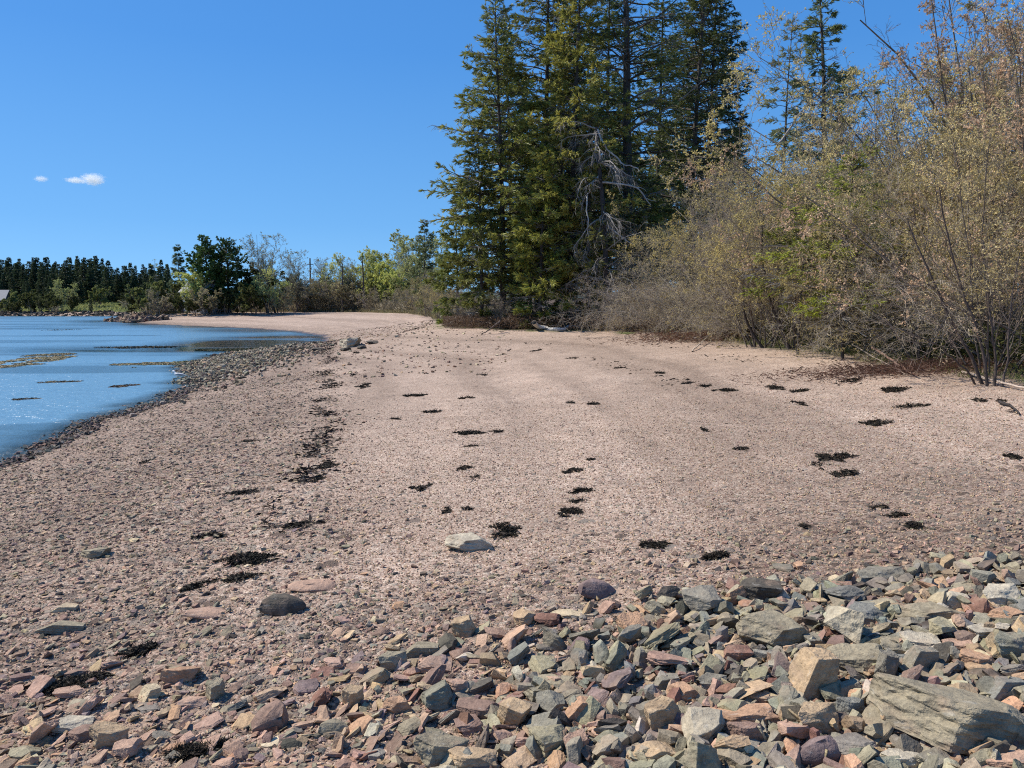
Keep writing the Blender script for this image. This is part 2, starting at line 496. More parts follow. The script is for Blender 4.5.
# ------------------------------------------------------------------ rocks
def rock_template(seed, cuts=9, subd=2, rough=0.03):
    rg = random.Random(seed)
    bm = bmesh.new(); bmesh.ops.create_cube(bm, size=2.0)
    for k in range(cuts):
        n = Vector((rg.gauss(0, 1), rg.gauss(0, 1), rg.gauss(0, 0.8))).normalized()
        sup = max(v.co.dot(n) for v in bm.verts)
        d = sup * rg.uniform(0.42, 0.82)
        geom = bm.verts[:] + bm.edges[:] + bm.faces[:]
        r = bmesh.ops.bisect_plane(bm, geom=geom, plane_co=n * d, plane_no=n, clear_outer=True, dist=1e-4)
        ed = [e for e in r['geom_cut'] if isinstance(e, bmesh.types.BMEdge)]
        try: bmesh.ops.contextual_create(bm, geom=ed)
        except Exception: pass
    bmesh.ops.remove_doubles(bm, verts=bm.verts, dist=0.02)
    if subd >= 1:
        try: bmesh.ops.bevel(bm, geom=bm.edges[:], offset=0.022, segments=1, affect='EDGES', clamp_overlap=True)
        except Exception: pass
    bmesh.ops.triangulate(bm, faces=bm.faces[:])
    for s in range(max(0, subd - 1)):
        lng = [e for e in bm.edges if e.calc_length() > 0.34 / (s + 1)]
        bmesh.ops.subdivide_edges(bm, edges=lng, cuts=1, use_grid_fill=False)
        bmesh.ops.triangulate(bm, faces=bm.faces[:])
    bm.normal_update()
    if rough:
        from mathutils import noise
        off = Vector((seed * 3.1, seed * 1.7, 0))
        for v in bm.verts:
            q_ = noise.noise(Vector((v.co.x * 1.5, v.co.y * 1.5, v.co.z * 3.5)) + off) * 4
            d = noise.fractal(v.co * 2.2 + off, 1.0, 2.0, 3) * rough + noise.noise(v.co * 9 + off) * rough * 0.35 + (round(q_) / 4) * rough * 1.3 * (subd > 2)
            v.co += v.normal * d
    V = np.array([v.co[:] for v in bm.verts]); Fc = np.array([[v.index for v in f.verts] for f in bm.faces])
    c = (V.max(0) + V.min(0)) / 2; V = (V - c) / ((V.max(0) - V.min(0)) / 2)
    bm.free()
    return V, Fc

def rock_material(name, use_obj):
    m, nt, b, out = new_mat(name)
    P = position(nt)
    tc = nt.nodes.new('ShaderNodeTexCoord')
    oi = nt.nodes.new('ShaderNodeObjectInfo')
    base = oi.outputs['Color'] if use_obj else attr(nt, 'Col', 'Color')
    f = nz(nt, P, 9, 5, 0.65); g = nz(nt, P, 60, 3, 0.7); k = nz(nt, P, 260, 2, 0.6)
    c = mixc(nt, 1.0, base, ramp(nt, f, [(.28, (.62, .60, .60)), (.5, (1, 1, 1)), (.72, (1.28, 1.24, 1.18))]), 'MULTIPLY')
    c = mixc(nt, 1.0, c, ramp(nt, g, [(.3, (.78, .77, .77)), (.7, (1.2, 1.2, 1.19))]), 'MULTIPLY')
    c = mixc(nt, 1.0, c, ramp(nt, k, [(.3, (.85, .85, .85)), (.7, (1.14, 1.14, 1.14))]), 'MULTIPLY')
    # iron and pale lichen-like stains
    st = ramp(nt, nz(nt, P, 5, 4), [(.57, (0, 0, 0)), (.68, (1, 1, 1))])
    c = mixc(nt, math2(nt, 'MULTIPLY', st, 0.45), c, (.34, .235, .16))
    st2 = ramp(nt, nz(nt, tc.outputs['Object'], 2.2, 5), [(.6, (0, 0, 0)), (.66, (1, 1, 1))])
    c = mixc(nt, math2(nt, 'MULTIPLY', st2, 0.22), c, (.48, .46, .41))
    nt.links.new(c, b.inputs['Base Color']); b.inputs['Roughness'].default_value = 0.88; b.inputs['Specular IOR Level'].default_value = 0.2
    wv = nt.nodes.new('ShaderNodeTexWave'); wv.wave_type = 'BANDS'; wv.bands_direction = 'Z'
    wv.inputs['Scale'].default_value = 1.6; wv.inputs['Distortion'].default_value = 5; wv.inputs['Detail'].default_value = 3
    nt.links.new(tc.outputs['Object'], wv.inputs['Vector'])
    n1 = bump(nt, wv.outputs['Fac'], 0.12, 0.003) if use_obj else None
    n2 = bump(nt, f, 0.6, 0.03, n1); n3 = bump(nt, g, 0.5, 0.008, n2); n4 = bump(nt, k, 0.35, 0.002, n3)
    nt.links.new(n4, b.inputs['Normal'])
    return m

ROCKM = rock_material('shore_rock', True); RUBM = rock_material('rubble_stone', False)
TEMPS = [rock_template(s, 7 + s % 6, 2, 0.05) for s in range(26)]
FINE = [rock_template(100 + s, 7 + s % 5, 5, 0.05) for s in range(10)]
LOW = [rock_template(200 + s, 5 + s % 3, 0, 0.0) for s in range(12)]
TM = [mesh_np('rock', v, [f]) for v, f in [rock_template(500 + s, 6 + s % 6, 4, 0.045) for s in range(26)]]; FM = [mesh_np('rock', v, [f]) for v, f in FINE]
SMOOTH = []
for s in range(3):
    v, f = rock_template(300 + s, 14, 3, 0.05); SMOOTH.append(mesh_np('rock', norm(v) * 0.55 + v * 0.45, [f], smooth=True))

KIND = {  # name -> (albedo, colour word)
    'grey': ((.265, .25, .205), 'grey'), 'olive': ((.335, .30, .22), 'olive grey'), 'green': ((.262, .258, .20), 'greenish grey'),
    'pale': ((.50, .46, .37), 'pale grey'), 'tan': ((.46, .35, .23), 'tan'), 'cream': ((.58, .49, .34), 'cream'),
    'pink': ((.47, .325, .25), 'pink'), 'orange': ((.50, .325, .215), 'orange pink'), 'red': ((.27, .155, .12), 'dark red'),
    'brown': ((.28, .195, .16), 'brown'), 'dark': ((.11, .10, .085), 'dark grey'), 'purple': ((.25, .19, .185), 'purplish'),
    'slate': ((.235, .24, .22), 'blue grey')}
KIND = {k: ((a[0] * .86, a[1] * .81, a[2] * .745), w_) for k, (a, w_) in KIND.items()}
LAND = []      # landmarks: (px, py, phrase)
PLACED = []    # x, y, radius
def project(x, y, z):
    c, s = math.cos(PITCH), math.sin(PITCH)
    dz = z - EYE; depth = y * c - dz * s; up = y * s + dz * c
    return 512 + F_PX * x / depth, 384 - F_PX * up / depth, depth

def hero(px, py, w, h, kind, thick, yaw, label, tmpl=None, tilt=(0, 0), name='rock', seed=None, land=None, group=None, sink=0.28, cat='rock'):
    x, y, z = ground(px, py + h * 0.25)
    _, _, depth = project(x, y, z)
    wm = w / F_PX * depth; hm = h / F_PX * depth; phi = math.atan2(EYE - z, y)
    T = max(0.02, thick * hm / math.cos(phi)); Ly = max(0.5 * wm, (hm - T * 0.7 * math.cos(phi)) / math.sin(phi)); Ly = min(Ly, wm * 1.6)
    c, s = abs(math.cos(yaw)), abs(math.sin(yaw))
    Lx = wm / (c + 0.35 * s); 
    me = (tmpl or FM)[(seed if seed is not None else int(px * 7 + py)) % len(tmpl or FM)]
    o = link(name, me, ROCKM, None, (x, y, z + T * (0.5 - sink)))
    o.scale = (Lx / 2, Ly / 2 * (0.85 if s > .3 else 1), T / 2)
    o.rotation_euler = (tilt[0], tilt[1], yaw)
    a = np.array(KIND[kind][0]); o.color = (*a, 1)
    tag(o, label, cat, group)
    PLACED.append((x, y, max(Lx, Ly) / 2))
    if land: LAND.append((px, py, land))
    return o
G = 'loose angular rocks along the front of the beach'
HERO = [
 (952, 706, 140, 74, 'olive', .55, .16, 'largest grey slab with tan stains at lower right, deep shadow under it', (-.12, .22), 'the largest slab'),
 (806, 676, 46, 56, 'tan', .95, .3, 'pale triangular boulder standing upright in the right rock pile', (.05, .1), 'the pale triangular boulder'),
 (772, 627, 78, 46, 'olive', .75, .3, 'large striped greyish boulder above the pale triangular boulder', (.1, .15), 'the striped boulder'),
 (758, 593, 46, 28, 'dark', .9, -.2, 'nearly black blocky rock at the top of the rock pile', (.0, .1), 'the nearly black rock'),
 (786, 603, 42, 17, 'green', .6, .25, 'thin green slab leaning on the nearly black rock', (-.1, .2), None),
 (880, 576, 52, 20, 'grey', .8, -.12, 'grey slab lying alone on gravel above the right rock pile', (0, -.05), 'the lone grey slab'),
 (827, 587, 30, 13, 'slate', .5, -.35, 'flat blue-grey slab on gravel left of the lone grey slab', (0, 0), None),
 (784, 566, 20, 12, 'grey', .5, .1, 'small grey stone furthest up the gravel over the pile', (0, 0), None),
 (800, 565, 13, 10, 'orange', .7, 0, 'small peach coloured stone at the far edge of the pile', (0, 0), None),
 (834, 580, 13, 12, 'cream', .9, 0, 'small round cream stone on gravel beside the lone grey slab', (0, 0), None),
 (470, 541, 52, 24, 'pale', .75, .1, 'pale green-grey rock alone on open gravel with dark seaweed beside it', (-.05, .05), 'the pale green-grey rock'),
 (283, 605, 48, 24, 'dark', .9, .05, 'smooth rounded dark grey stone below the pink slab', (0, 0), 'the rounded dark stone'),
 (312, 584, 50, 15, 'pink', .6, .1, 'pink wedge slab just above the rounded dark stone', (.1, .05), 'the pink wedge slab'),
 (208, 611, 50, 15, 'pink', .5, .2, 'long flat pink slab left of the rounded dark stone', (-.05, .1), 'the long flat pink slab'),
 (62, 624, 46, 17, 'olive', .5, .35, 'long narrow olive slab near the left edge', (-.1, .2), 'the long olive slab'),
 (66, 606, 26, 12, 'cream', .6, .2, 'small cream stone above the long olive slab', (0, .1), None),
 (96, 551, 28, 15, 'olive', .7, .1, 'squarish olive-grey stone alone on the left gravel', (0, 0), 'the lone olive stone'),
 (596, 589, 44, 24, 'purple', .85, .25, 'smooth purple-grey stone at the top centre of the rocks', (0, .15), 'the purple stone'),
 (568, 611, 34, 12, 'cream', .4, -.05, 'flat cream stone below the purple stone', (0, 0), None),
 (548, 618, 30, 16, 'red', .7, .2, 'dark red stone left of the flat cream stone', (0, .1), None),
 (630, 624, 22, 34, 'orange', .8, .9, 'upright orange-brown shard below the purple stone', (.3, .2), None),
 (815, 721, 52, 34, 'tan', .85, .15, 'tan cracked boulder at the lower right left of the largest slab', (.05, .05), 'the tan cracked boulder'),
 (819, 752, 50, 32, 'purple', .95, .1, 'purplish pink rounded boulder at the bottom right', (0, 0), 'the purplish pink boulder'),
 (850, 710, 28, 24, 'slate', 1., .2, 'blocky blue-grey stone between tan boulder and largest slab', (.1, 0), None),
 (862, 697, 28, 18, 'orange', .8, -.3, 'speckled orange-pink stone left of the largest slab', (0, .1), None),
 (736, 657, 30, 22, 'red', .9, .1, 'dark red block with orange side in the rock pile', (.05, .15), 'the dark red block'),
 (735, 715, 80, 28, 'orange', .6, .12, 'long orange-brown slab with red edge left of the tan cracked boulder', (-.15, -.1), 'the long orange-brown slab'),
 (661, 718, 42, 38, 'tan', .95, .2, 'rough tan block in the middle of the lower rocks', (0, .1), 'the rough tan block'),
 (558, 678, 40, 20, 'olive', .4, .15, 'flat yellowish olive slab in the centre of the rocks', (-.05, .05), 'the flat olive slab'),
 (582, 662, 14, 22, 'slate', .9, .4, 'upright bluish slate shard right of the flat olive slab', (.2, 0), None),
 (433, 692, 26, 46, 'green', .5, 1.1, 'long curved green-grey slab pointing up the beach', (-.25, .1), 'the curved green-grey slab'),
 (398, 705, 32, 20, 'orange', .85, .3, 'bright orange-red angular stone left of the curved green-grey slab', (0, .2), 'the orange-red stone'),
 (456, 688, 26, 22, 'pink', .8, .4, 'pink angular stone right of the curved green-grey slab', (0, .1), None),
 (352, 698, 24, 24, 'tan', .9, .5, 'tan pointed stone left of the orange-red stone', (.2, .1), None),
 (392, 662, 32, 20, 'olive', .9, .25, 'brown sharp-edged block above the curved green-grey slab', (.1, .1), None),
 (420, 648, 40, 18, 'olive', .7, .1, 'olive slab with a pale top above the curved green-grey slab', (0, .05), None),
 (464, 627, 24, 24, 'tan', .9, -.4, 'tan block at the upper centre, pale flat top', (.1, .1), None),
 (270, 718, 38, 36, 'brown', .9, .1, 'rounded brown-grey boulder at the bottom left centre', (0, 0), 'the rounded brown boulder'),
 (334, 728, 34, 20, 'olive', .8, .1, 'olive block right of the rounded brown boulder', (0, .1), None),
 (180, 673, 40, 24, 'orange', .8, .35, 'orange-pink pointed slab with shaded front on the left', (.1, .2), 'the orange-pink pointed slab'),
 (72, 691, 34, 13, 'pink', .6, .25, 'pinkish sliver lying across the left seaweed clump', (0, .15), None),
 (72, 722, 42, 18, 'pale', .5, .15, 'flat pale grey slab below the left seaweed clump', (0, .1), 'the flat pale slab'),
 (88, 731, 40, 18, 'brown', .7, .2, 'reddish brown slab under the flat pale slab', (0, .1), None),
 (108, 736, 40, 24, 'tan', .8, .3, 'tan slab with dark right edge at lower left', (.1, .25), None),
 (148, 692, 16, 22, 'cream', .7, .9, 'small cream stone standing on end near lower left', (.1, .1), None),
 (215, 690, 18, 24, 'olive', .9, .8, 'upright olive shard right of the orange-pink pointed slab', (.1, .3), None),
 (192, 702, 28, 14, 'pink', .6, .2, 'rosy flat stone below the orange-pink pointed slab', (0, .1), None),
 (128, 748, 30, 24, 'pink', .8, .3, 'pinkish block at the bottom left', (0, .1), None),
 (440, 752, 62, 34, 'olive', .8, .3, 'large olive slab tilted at the bottom centre', (0, .25), 'the bottom centre slab'),
 (470, 760, 56, 26, 'tan', .8, .05, 'flat-topped tan slab at the bottom centre edge', (0, 0), None),
 (478, 708, 46, 24, 'brown', .8, -.1, 'dark brown striped rock right of the curved green-grey slab', (.1, .1), None),
 (512, 715, 34, 32, 'tan', .9, -.5, 'tan pointed rock right of the dark brown striped rock', (.1, .2), None),
 (580, 708, 36, 26, 'orange', .85, .3, 'tan rock with orange crust below the flat olive slab', (.05, .25), None),
 (683, 690, 34, 24, 'orange', .7, .2, 'smooth orange-tan block above the rough tan block', (0, .1), 'the orange-tan block'),
 (712, 682, 32, 20, 'grey', .7, -.1, 'grey slab right of the orange-tan block', (0, .1), None),
 (664, 680, 30, 18, 'grey', .7, .1, 'grey slab left of the orange-tan block', (0, -.1), None),
 (576, 742, 24, 30, 'pink', .8, .7, 'rose coloured rock near the bottom centre', (.1, .1), None),
 (655, 752, 60, 30, 'tan', .7, .1, 'broad tan rock below the rough tan block', (0, .05), None),
 (745, 735, 36, 26, 'brown', .9, .2, 'rough reddish brown rock below the long orange-brown slab', (0, 0), None),
 (700, 752, 24, 26, 'green', .7, .9, 'green-grey leaning slab near the bottom right of centre', (.2, .2), None),
 (915, 663, 38, 32, 'grey', 1., .2, 'dark grey upright block above the largest slab', (0, .1), 'the upright grey block'),
 (886, 670, 20, 34, 'grey', 1., .9, 'narrow grey shard left of the upright grey block', (.1, .1), None),
 (858, 658, 60, 40, 'olive', .8, .2, 'olive rock mass between triangular boulder and upright block', (.05, .1), None),
 (893, 645, 44, 22, 'olive', .6, .15, 'pale olive slab above the upright grey block', (0, .1), None),
 (866, 614, 50, 26, 'slate', .7, -.1, 'broad blue-green slab below the lone grey slab', (.05, .05), 'the blue-green slab'),
 (815, 640, 30, 18, 'grey', .7, .2, 'smooth grey slab on top above the triangular boulder', (0, .2), None),
 (888, 605, 40, 22, 'olive', .7, -.3, 'brown-olive slab right under the lone grey slab', (0, -.2), None),
 (930, 611, 70, 28, 'olive', .7, -.15, 'wide flat olive boulder right of the blue-green slab', (0, -.1), 'the wide flat boulder'),
 (951, 601, 28, 22, 'pale', .9, -.2, 'pale green-grey block behind the wide flat boulder', (0, .1), 'the pale green-grey block'),
 (965, 587, 26, 15, 'olive', .7, .1, 'rounded olive stone at the back of the right pile', (0, 0), None),
 (1000, 596, 40, 26, 'pale', .8, -.2, 'pale slab at the right edge of the pile top', (0, -.1), None),
 (985, 630, 40, 18, 'pale', .6, .1, 'whitish flat slab catching the sun near the right edge', (-.05, .1), 'the whitish slab'),
 (1010, 646, 44, 28, 'green', .8, -.1, 'dark green-grey slab below the whitish slab at right edge', (0, .1), None),
 (1008, 615, 40, 22, 'orange', .8, .1, 'orange and tan rock right above the whitish slab', (0, 0), None),
 (976, 660, 40, 22, 'orange', .7, .2, 'peach pink rock below the whitish slab', (0, .1), 'the peach rock'),
 (960, 644, 34, 18, 'pink', .7, .2, 'pink slab left of the peach rock', (0, .1), None),
 (922, 640, 44, 26, 'pale', .7, .3, 'pale slab with shaded front above the pink slab', (.1, .2), None),
 (1000, 688, 46, 28, 'slate', .8, .2, 'blue-grey slab behind the largest slab', (-.1, .1), None),
 (1012, 760, 56, 22, 'pink', .8, 0, 'pinkish rock in the bottom right corner', (0, 0), None),
 (900, 762, 40, 22, 'pale', .8, -.05, 'pale flat stone at the bottom below the largest slab', (0, 0), None),
 (350, 343, 22, 11, 'pale', 1.1, .1, 'pale whitish boulder at the head of the cove', (0, 0), 'the whitish boulder at the cove head'),
 (345, 349, 11, 5, 'dark', .9, 0, 'dark green boulder in front of the whitish boulder', (0, 0), None),
 (362, 347, 11, 5, 'dark', .8, .2, 'dark weedy boulder right of the whitish boulder', (0, 0), None),
 (372, 342, 13, 4, 'dark', .8, .2, 'black weedy boulder furthest right at the cove head', (0, 0), None),
 (318, 349, 12, 4, 'dark', .8, .1, 'black wet boulder at the water end of the cove head', (0, 0), None),
 (397, 336, 5, 3, 'pale', .9, 0, 'tiny white stone lit up on gravel behind the cove', (0, 0), None),
]
for px, py, w, h, k, th, yaw, lab, tilt, land in HERO:
    tm = SMOOTH if ('round' in lab or 'smooth purple' in lab) else FM
    hero(px, py, w, h, k, th, yaw, lab, tm, tilt, land=land, group=G if py > 550 else None)

# ordinary rocks: large enough to count one by one
def ordinal(i): return ['', 'second nearest ', 'third nearest ', 'fourth nearest ', 'fifth nearest ', 'sixth nearest ', 'seventh nearest ', 'eighth nearest '][i]
def relation(px, py):
    bx = min(LAND, key=lambda l: math.hypot(l[0] - px, (l[1] - py) * 1.5))
    dx, dy = px - bx[0], (py - bx[1]) * 1.4
    if abs(dx) > 2.2 * abs(dy): d = 'right of ' if dx > 0 else 'left of '
    elif abs(dy) > 2.2 * abs(dx): d = 'below ' if dy > 0 else 'above '
    else: d = ('lower' if dy > 0 else 'upper') + (' right of ' if dx > 0 else ' left of ')
    return d + bx[2], math.hypot(dx, dy)
RIGHT = ['grey'] * 10 + ['olive'] * 13 + ['green'] * 2 + ['slate'] * 2 + ['dark'] * 3 + ['tan'] * 5 + ['pink'] * 2 + ['orange', 'brown', 'brown', 'purple', 'pale', 'pale', 'red']
LEFT = ['pink'] * 12 + ['tan'] * 6 + ['brown'] * 8 + ['olive'] * 6 + ['grey'] * 4 + ['orange'] * 4 + ['red'] * 2 + ['cream', 'pale', 'dark', 'dark', 'purple']
fill = []
tries = 0
rg = random.Random(11)
while len(fill) < 222 and tries < 40000:
    tries += 1
    y = rg.uniform(2.35, 5.0); x = rg.uniform(-0.78, 0.78) * y
    px, py, dep = project(x, y, hz(x, y))
    if not (-20 < px < 1044 and 575 < py < 790): continue
    right = min(max((px - 300) / 400, 0), 1)
    lim = 580 + (1 - right) * 25
    if py < lim + rg.uniform(0, 60): continue
    if rg.random() > 0.35 + 0.65 * right + 0.3 * (py > 690): continue
    s = (0.031 + 0.036 * rg.random() ** 1.8) * (0.95 + (0.25 + 0.95 * rg.random() ** 1.1) * right) * (1.0 + 0.25 * (py > 680))
    if any(math.hypot(x - a, y - b) < 0.72 * (s + r) for a, b, r in PLACED): continue
    PLACED.append((x, y, s)); fill.append((x, y, s, px, py, right))
rows = []
for x, y, s, px, py, right in fill:
    k = rg.choice(RIGHT if rg.random() < right else LEFT)
    th = rg.choice([.2, .28, .35, .45, .6, .8]) if right > .5 else rg.choice([.14, .2, .28, .35, .5])
    el = rg.uniform(.42, .85); th *= .7 if right < .6 else .78
    yaw = rg.gauss(.45, .5)
    o = link('rock', TM[rg.randrange(len(TM))], ROCKM, None, (x, y, hz(x, y) + s * th * 0.55 + rg.uniform(0, .05) * right))
    o.scale = (s, s * el, s * th); o.rotation_euler = (rg.gauss(-.05, .34), rg.gauss(-.25, .34), yaw)
    v = rg.uniform(.85, 1.15); a = KIND[k][0]; o.color = (a[0] * v, a[1] * v * rg.uniform(.96, 1.03), a[2] * v * rg.uniform(.94, 1.05), 1)
    size = 'big' if s > .08 else 'medium' if s > .055 else 'small'
    shape = 'slab' if th < .32 else 'wedge' if th < .5 else 'block' if el > .7 else 'shard'
    rel, dd = relation(px, py)
    rows.append((f'{size} {KIND[k][1]} {shape}', rel, dd, o))
seen = {}
for a, rel, dd, o in sorted(rows, key=lambda r: r[2]):
    n = seen.get((a, rel), 0); seen[(a, rel)] = n + 1
    tag(o, f'{a} {ordinal(min(n, 7))}{rel}', 'rock', G)

# rubble and gravel: stuff
def colour_pick(n, names, rg, jit=.12):
    base = np.array([KIND[k][0] for k in names])
    c = base[rg.integers(0, len(base), n)]
    return np.clip(c * rg.uniform(1 - jit * 2, 1 + jit * 2, (n, 1)) * rg.uniform(1 - jit / 2, 1 + jit / 2, (n, 3)), .02, .8)

def stones(name, label, x, y, size, names, temps, flat=(.25, .7), lift=.2, tiltr=.35, mul=1.0):
    n = len(x); z = height(x, y, True)
    sx = size; sy = size * rng.uniform(.4, .9, n); sz = size * rng.uniform(*flat, n)
    scl = np.stack([sx, sy, sz], 1) / 2
    pos = np.stack([x, y, z + sz * lift], 1)
    rot = (rng.normal(0, tiltr, n), rng.normal(-.1, tiltr, n), rng.normal(.45, .9, n))
    b = Buf(); scatter(b, temps, pos, scl, rot, colour_pick(n, names, rng) * (mul if np.isscalar(mul) else mul[:, None]))
    o = link(name, b.mesh(name), RUBM); tag(o, label, None, None, 'stuff')
    return o
def sector(n, r0, r1, half, power=1.0):
    r = (r0 ** power + rng.random(n) * (r1 ** power - r0 ** power)) ** (1 / power)
    a = rng.uniform(-half, half, n)
    return r * np.sin(a), r * np.cos(a)

x, y = sector(64000, 1.6, 5.6, R(68), 1.6)
px = 512 + F_PX * x / np.maximum(y, .6); right = np.clip((px - 300) / 400, 0, 1)
edge = 3.45 + .42 * right + (fbm(x * 1.2, y * 1.2, 61, 3) - .5) * .8
keep = rng.random(len(x)) < (1 - sstep(edge - .35, edge + .3, y)) * (.35 + .35 * right) * 0.9
patch = fbm(x * 1.5, y * 1.5, 66, 3)
keep &= (right > .6) | (patch > .42) | (rng.random(len(x)) < .45)
x, y, right = x[keep], y[keep], right[keep]
sz = .022 + .085 * rng.random(len(x)) ** 2.6
sel = rng.random(len(x)) < right
T60 = TEMPS
stones('rubble', 'broken grey and olive stones between the larger rocks on the right', x[sel], y[sel], sz[sel] * 1.15, RIGHT, T60, (.12, .5), .55, .55)
stones('rubble', 'broken pink and tan stones between the larger rocks on the left', x[~sel], y[~sel], sz[~sel], LEFT, T60, (.10, .32), .35, .35)
PEB = ['pink', 'pink', 'tan', 'brown', 'brown', 'olive', 'olive', 'grey', 'pink', 'cream', 'brown', 'tan']
# fine gravel close by
x, y = sector(260000, 1.8, 16, R(62), 1.25); k = rng.random(len(x)) < 1 - sstep(5, 16, y + rng.normal(0, .5, len(x))); x, y = x[k], y[k]
stones('gravel', 'fine pinkish gravel covering the near beach', x, y, (.005 + .009 * rng.random(len(x)) ** 1.8) * (1 + y * .03), ['pink', 'tan', 'pink', 'brown', 'olive', 'tan'], LOW, (.35, .8), .25, .6, 1.16)
# coarser pebbles seaward of the wrack line
x, y = sector(120000, 1.8, 24, R(60), 1.3)
cx = -0.235 * y + .1 + (fbm(x * .8, y * .8, 55, 4) - .5) * -2.2
dwp, dvp = fields(x, y)
k = (rng.random(len(x)) < np.maximum(1 - sstep(-1.6, .9, x - cx), .9 * (1 - sstep(4.0, 5.6, y)))) & (dwp > -.3)
x, y = x[k], y[k]
stones('pebbles', 'coarse brown and tan pebbles on the seaward side of the beach', x, y, .014 + .034 * rng.random(len(x)) ** 2.5, PEB + ['dark', 'purple'], LOW, (.25, .6), .25, .3, .93)
x, y = sector(1500, 4, 14, R(44), 1.3); k = x < -0.235 * y + .6
stones('stones', 'scattered larger flat stones among the coarse pebbles', x[k], y[k], .035 + .05 * rng.random(k.sum()) ** 2, PEB + ['tan', 'orange'], T60, (.2, .4), .2, .2)
# wet stones on the water's edge, dark; and the green-grey low flats
x = rng.uniform(-13, -6, 26000); y = rng.uniform(8, 24, 26000); dwp, _ = fields(x, y)
k = (dwp > -.7) & (dwp < .5) & (rng.random(len(x)) < .9)
stones('shingle', 'dark wet stones along the edge of the water', x[k], y[k], .03 + .06 * rng.random(k.sum()) ** 2, ['dark', 'dark', 'brown', 'slate', 'purple'], LOW, (.3, .7), .25, .4, .75)
y = rng.normal(30, 4.2, 9000); x = -11.0 - (y - 30) * .12 + rng.normal(0, 1.25, 9000); dwp, _ = fields(x, y)
k = (dwp > -.8)
stones('cobbles', 'grey-green weedy cobbles on the low flats by the inlet', x[k], y[k], .05 + .11 * rng.random(k.sum()) ** 2.2, ['dark', 'green', 'grey', 'olive', 'brown', 'tan', 'olive', 'pale'], T60[:8], (.4, .8), .3, .4, .9)
x = rng.uniform(-20, 0, 4000); y = rng.uniform(20, 60, 4000); dwp, dvp = fields(x, y); k = (dwp > 0) & (dvp < -.5)
stones('beach_stones', 'small scattered stones on the middle of the beach', x[k], y[k], .04 + .08 * rng.random(k.sum()) ** 2, PEB, LOW, (.3, .6), .25, .3)
# stony tip of the wooded point, and the far shore
x = rng.uniform(-64, -46, 1600); y = rng.uniform(102, 116, 1600); dwp, dvp = fields(x, y)
k = (dwp > -1) & (dwp < 4)
stones('point_stones', 'pinkish broken rocks at the tip of the wooded point', x[k], y[k], .2 + .7 * rng.random(k.sum()) ** 2, ['brown', 'pink', 'brown', 'dark', 'tan'], T60[:8], (.4, .9), .3, .4, .7)
x = rng.uniform(-200, -72, 2600); y = rng.uniform(158, 176, 2600); dwp, dvp = fields(x, y)
k = (dwp > -2) & (dvp < 1)
stones('far_shore_stones', 'dark weedy rocks fringing the far shore', x[k], y[k], .3 + .8 * rng.random(k.sum()) ** 2, ['dark', 'dark', 'dark', 'grey'], T60[:8], (.3, .6), .2, .4, .5)
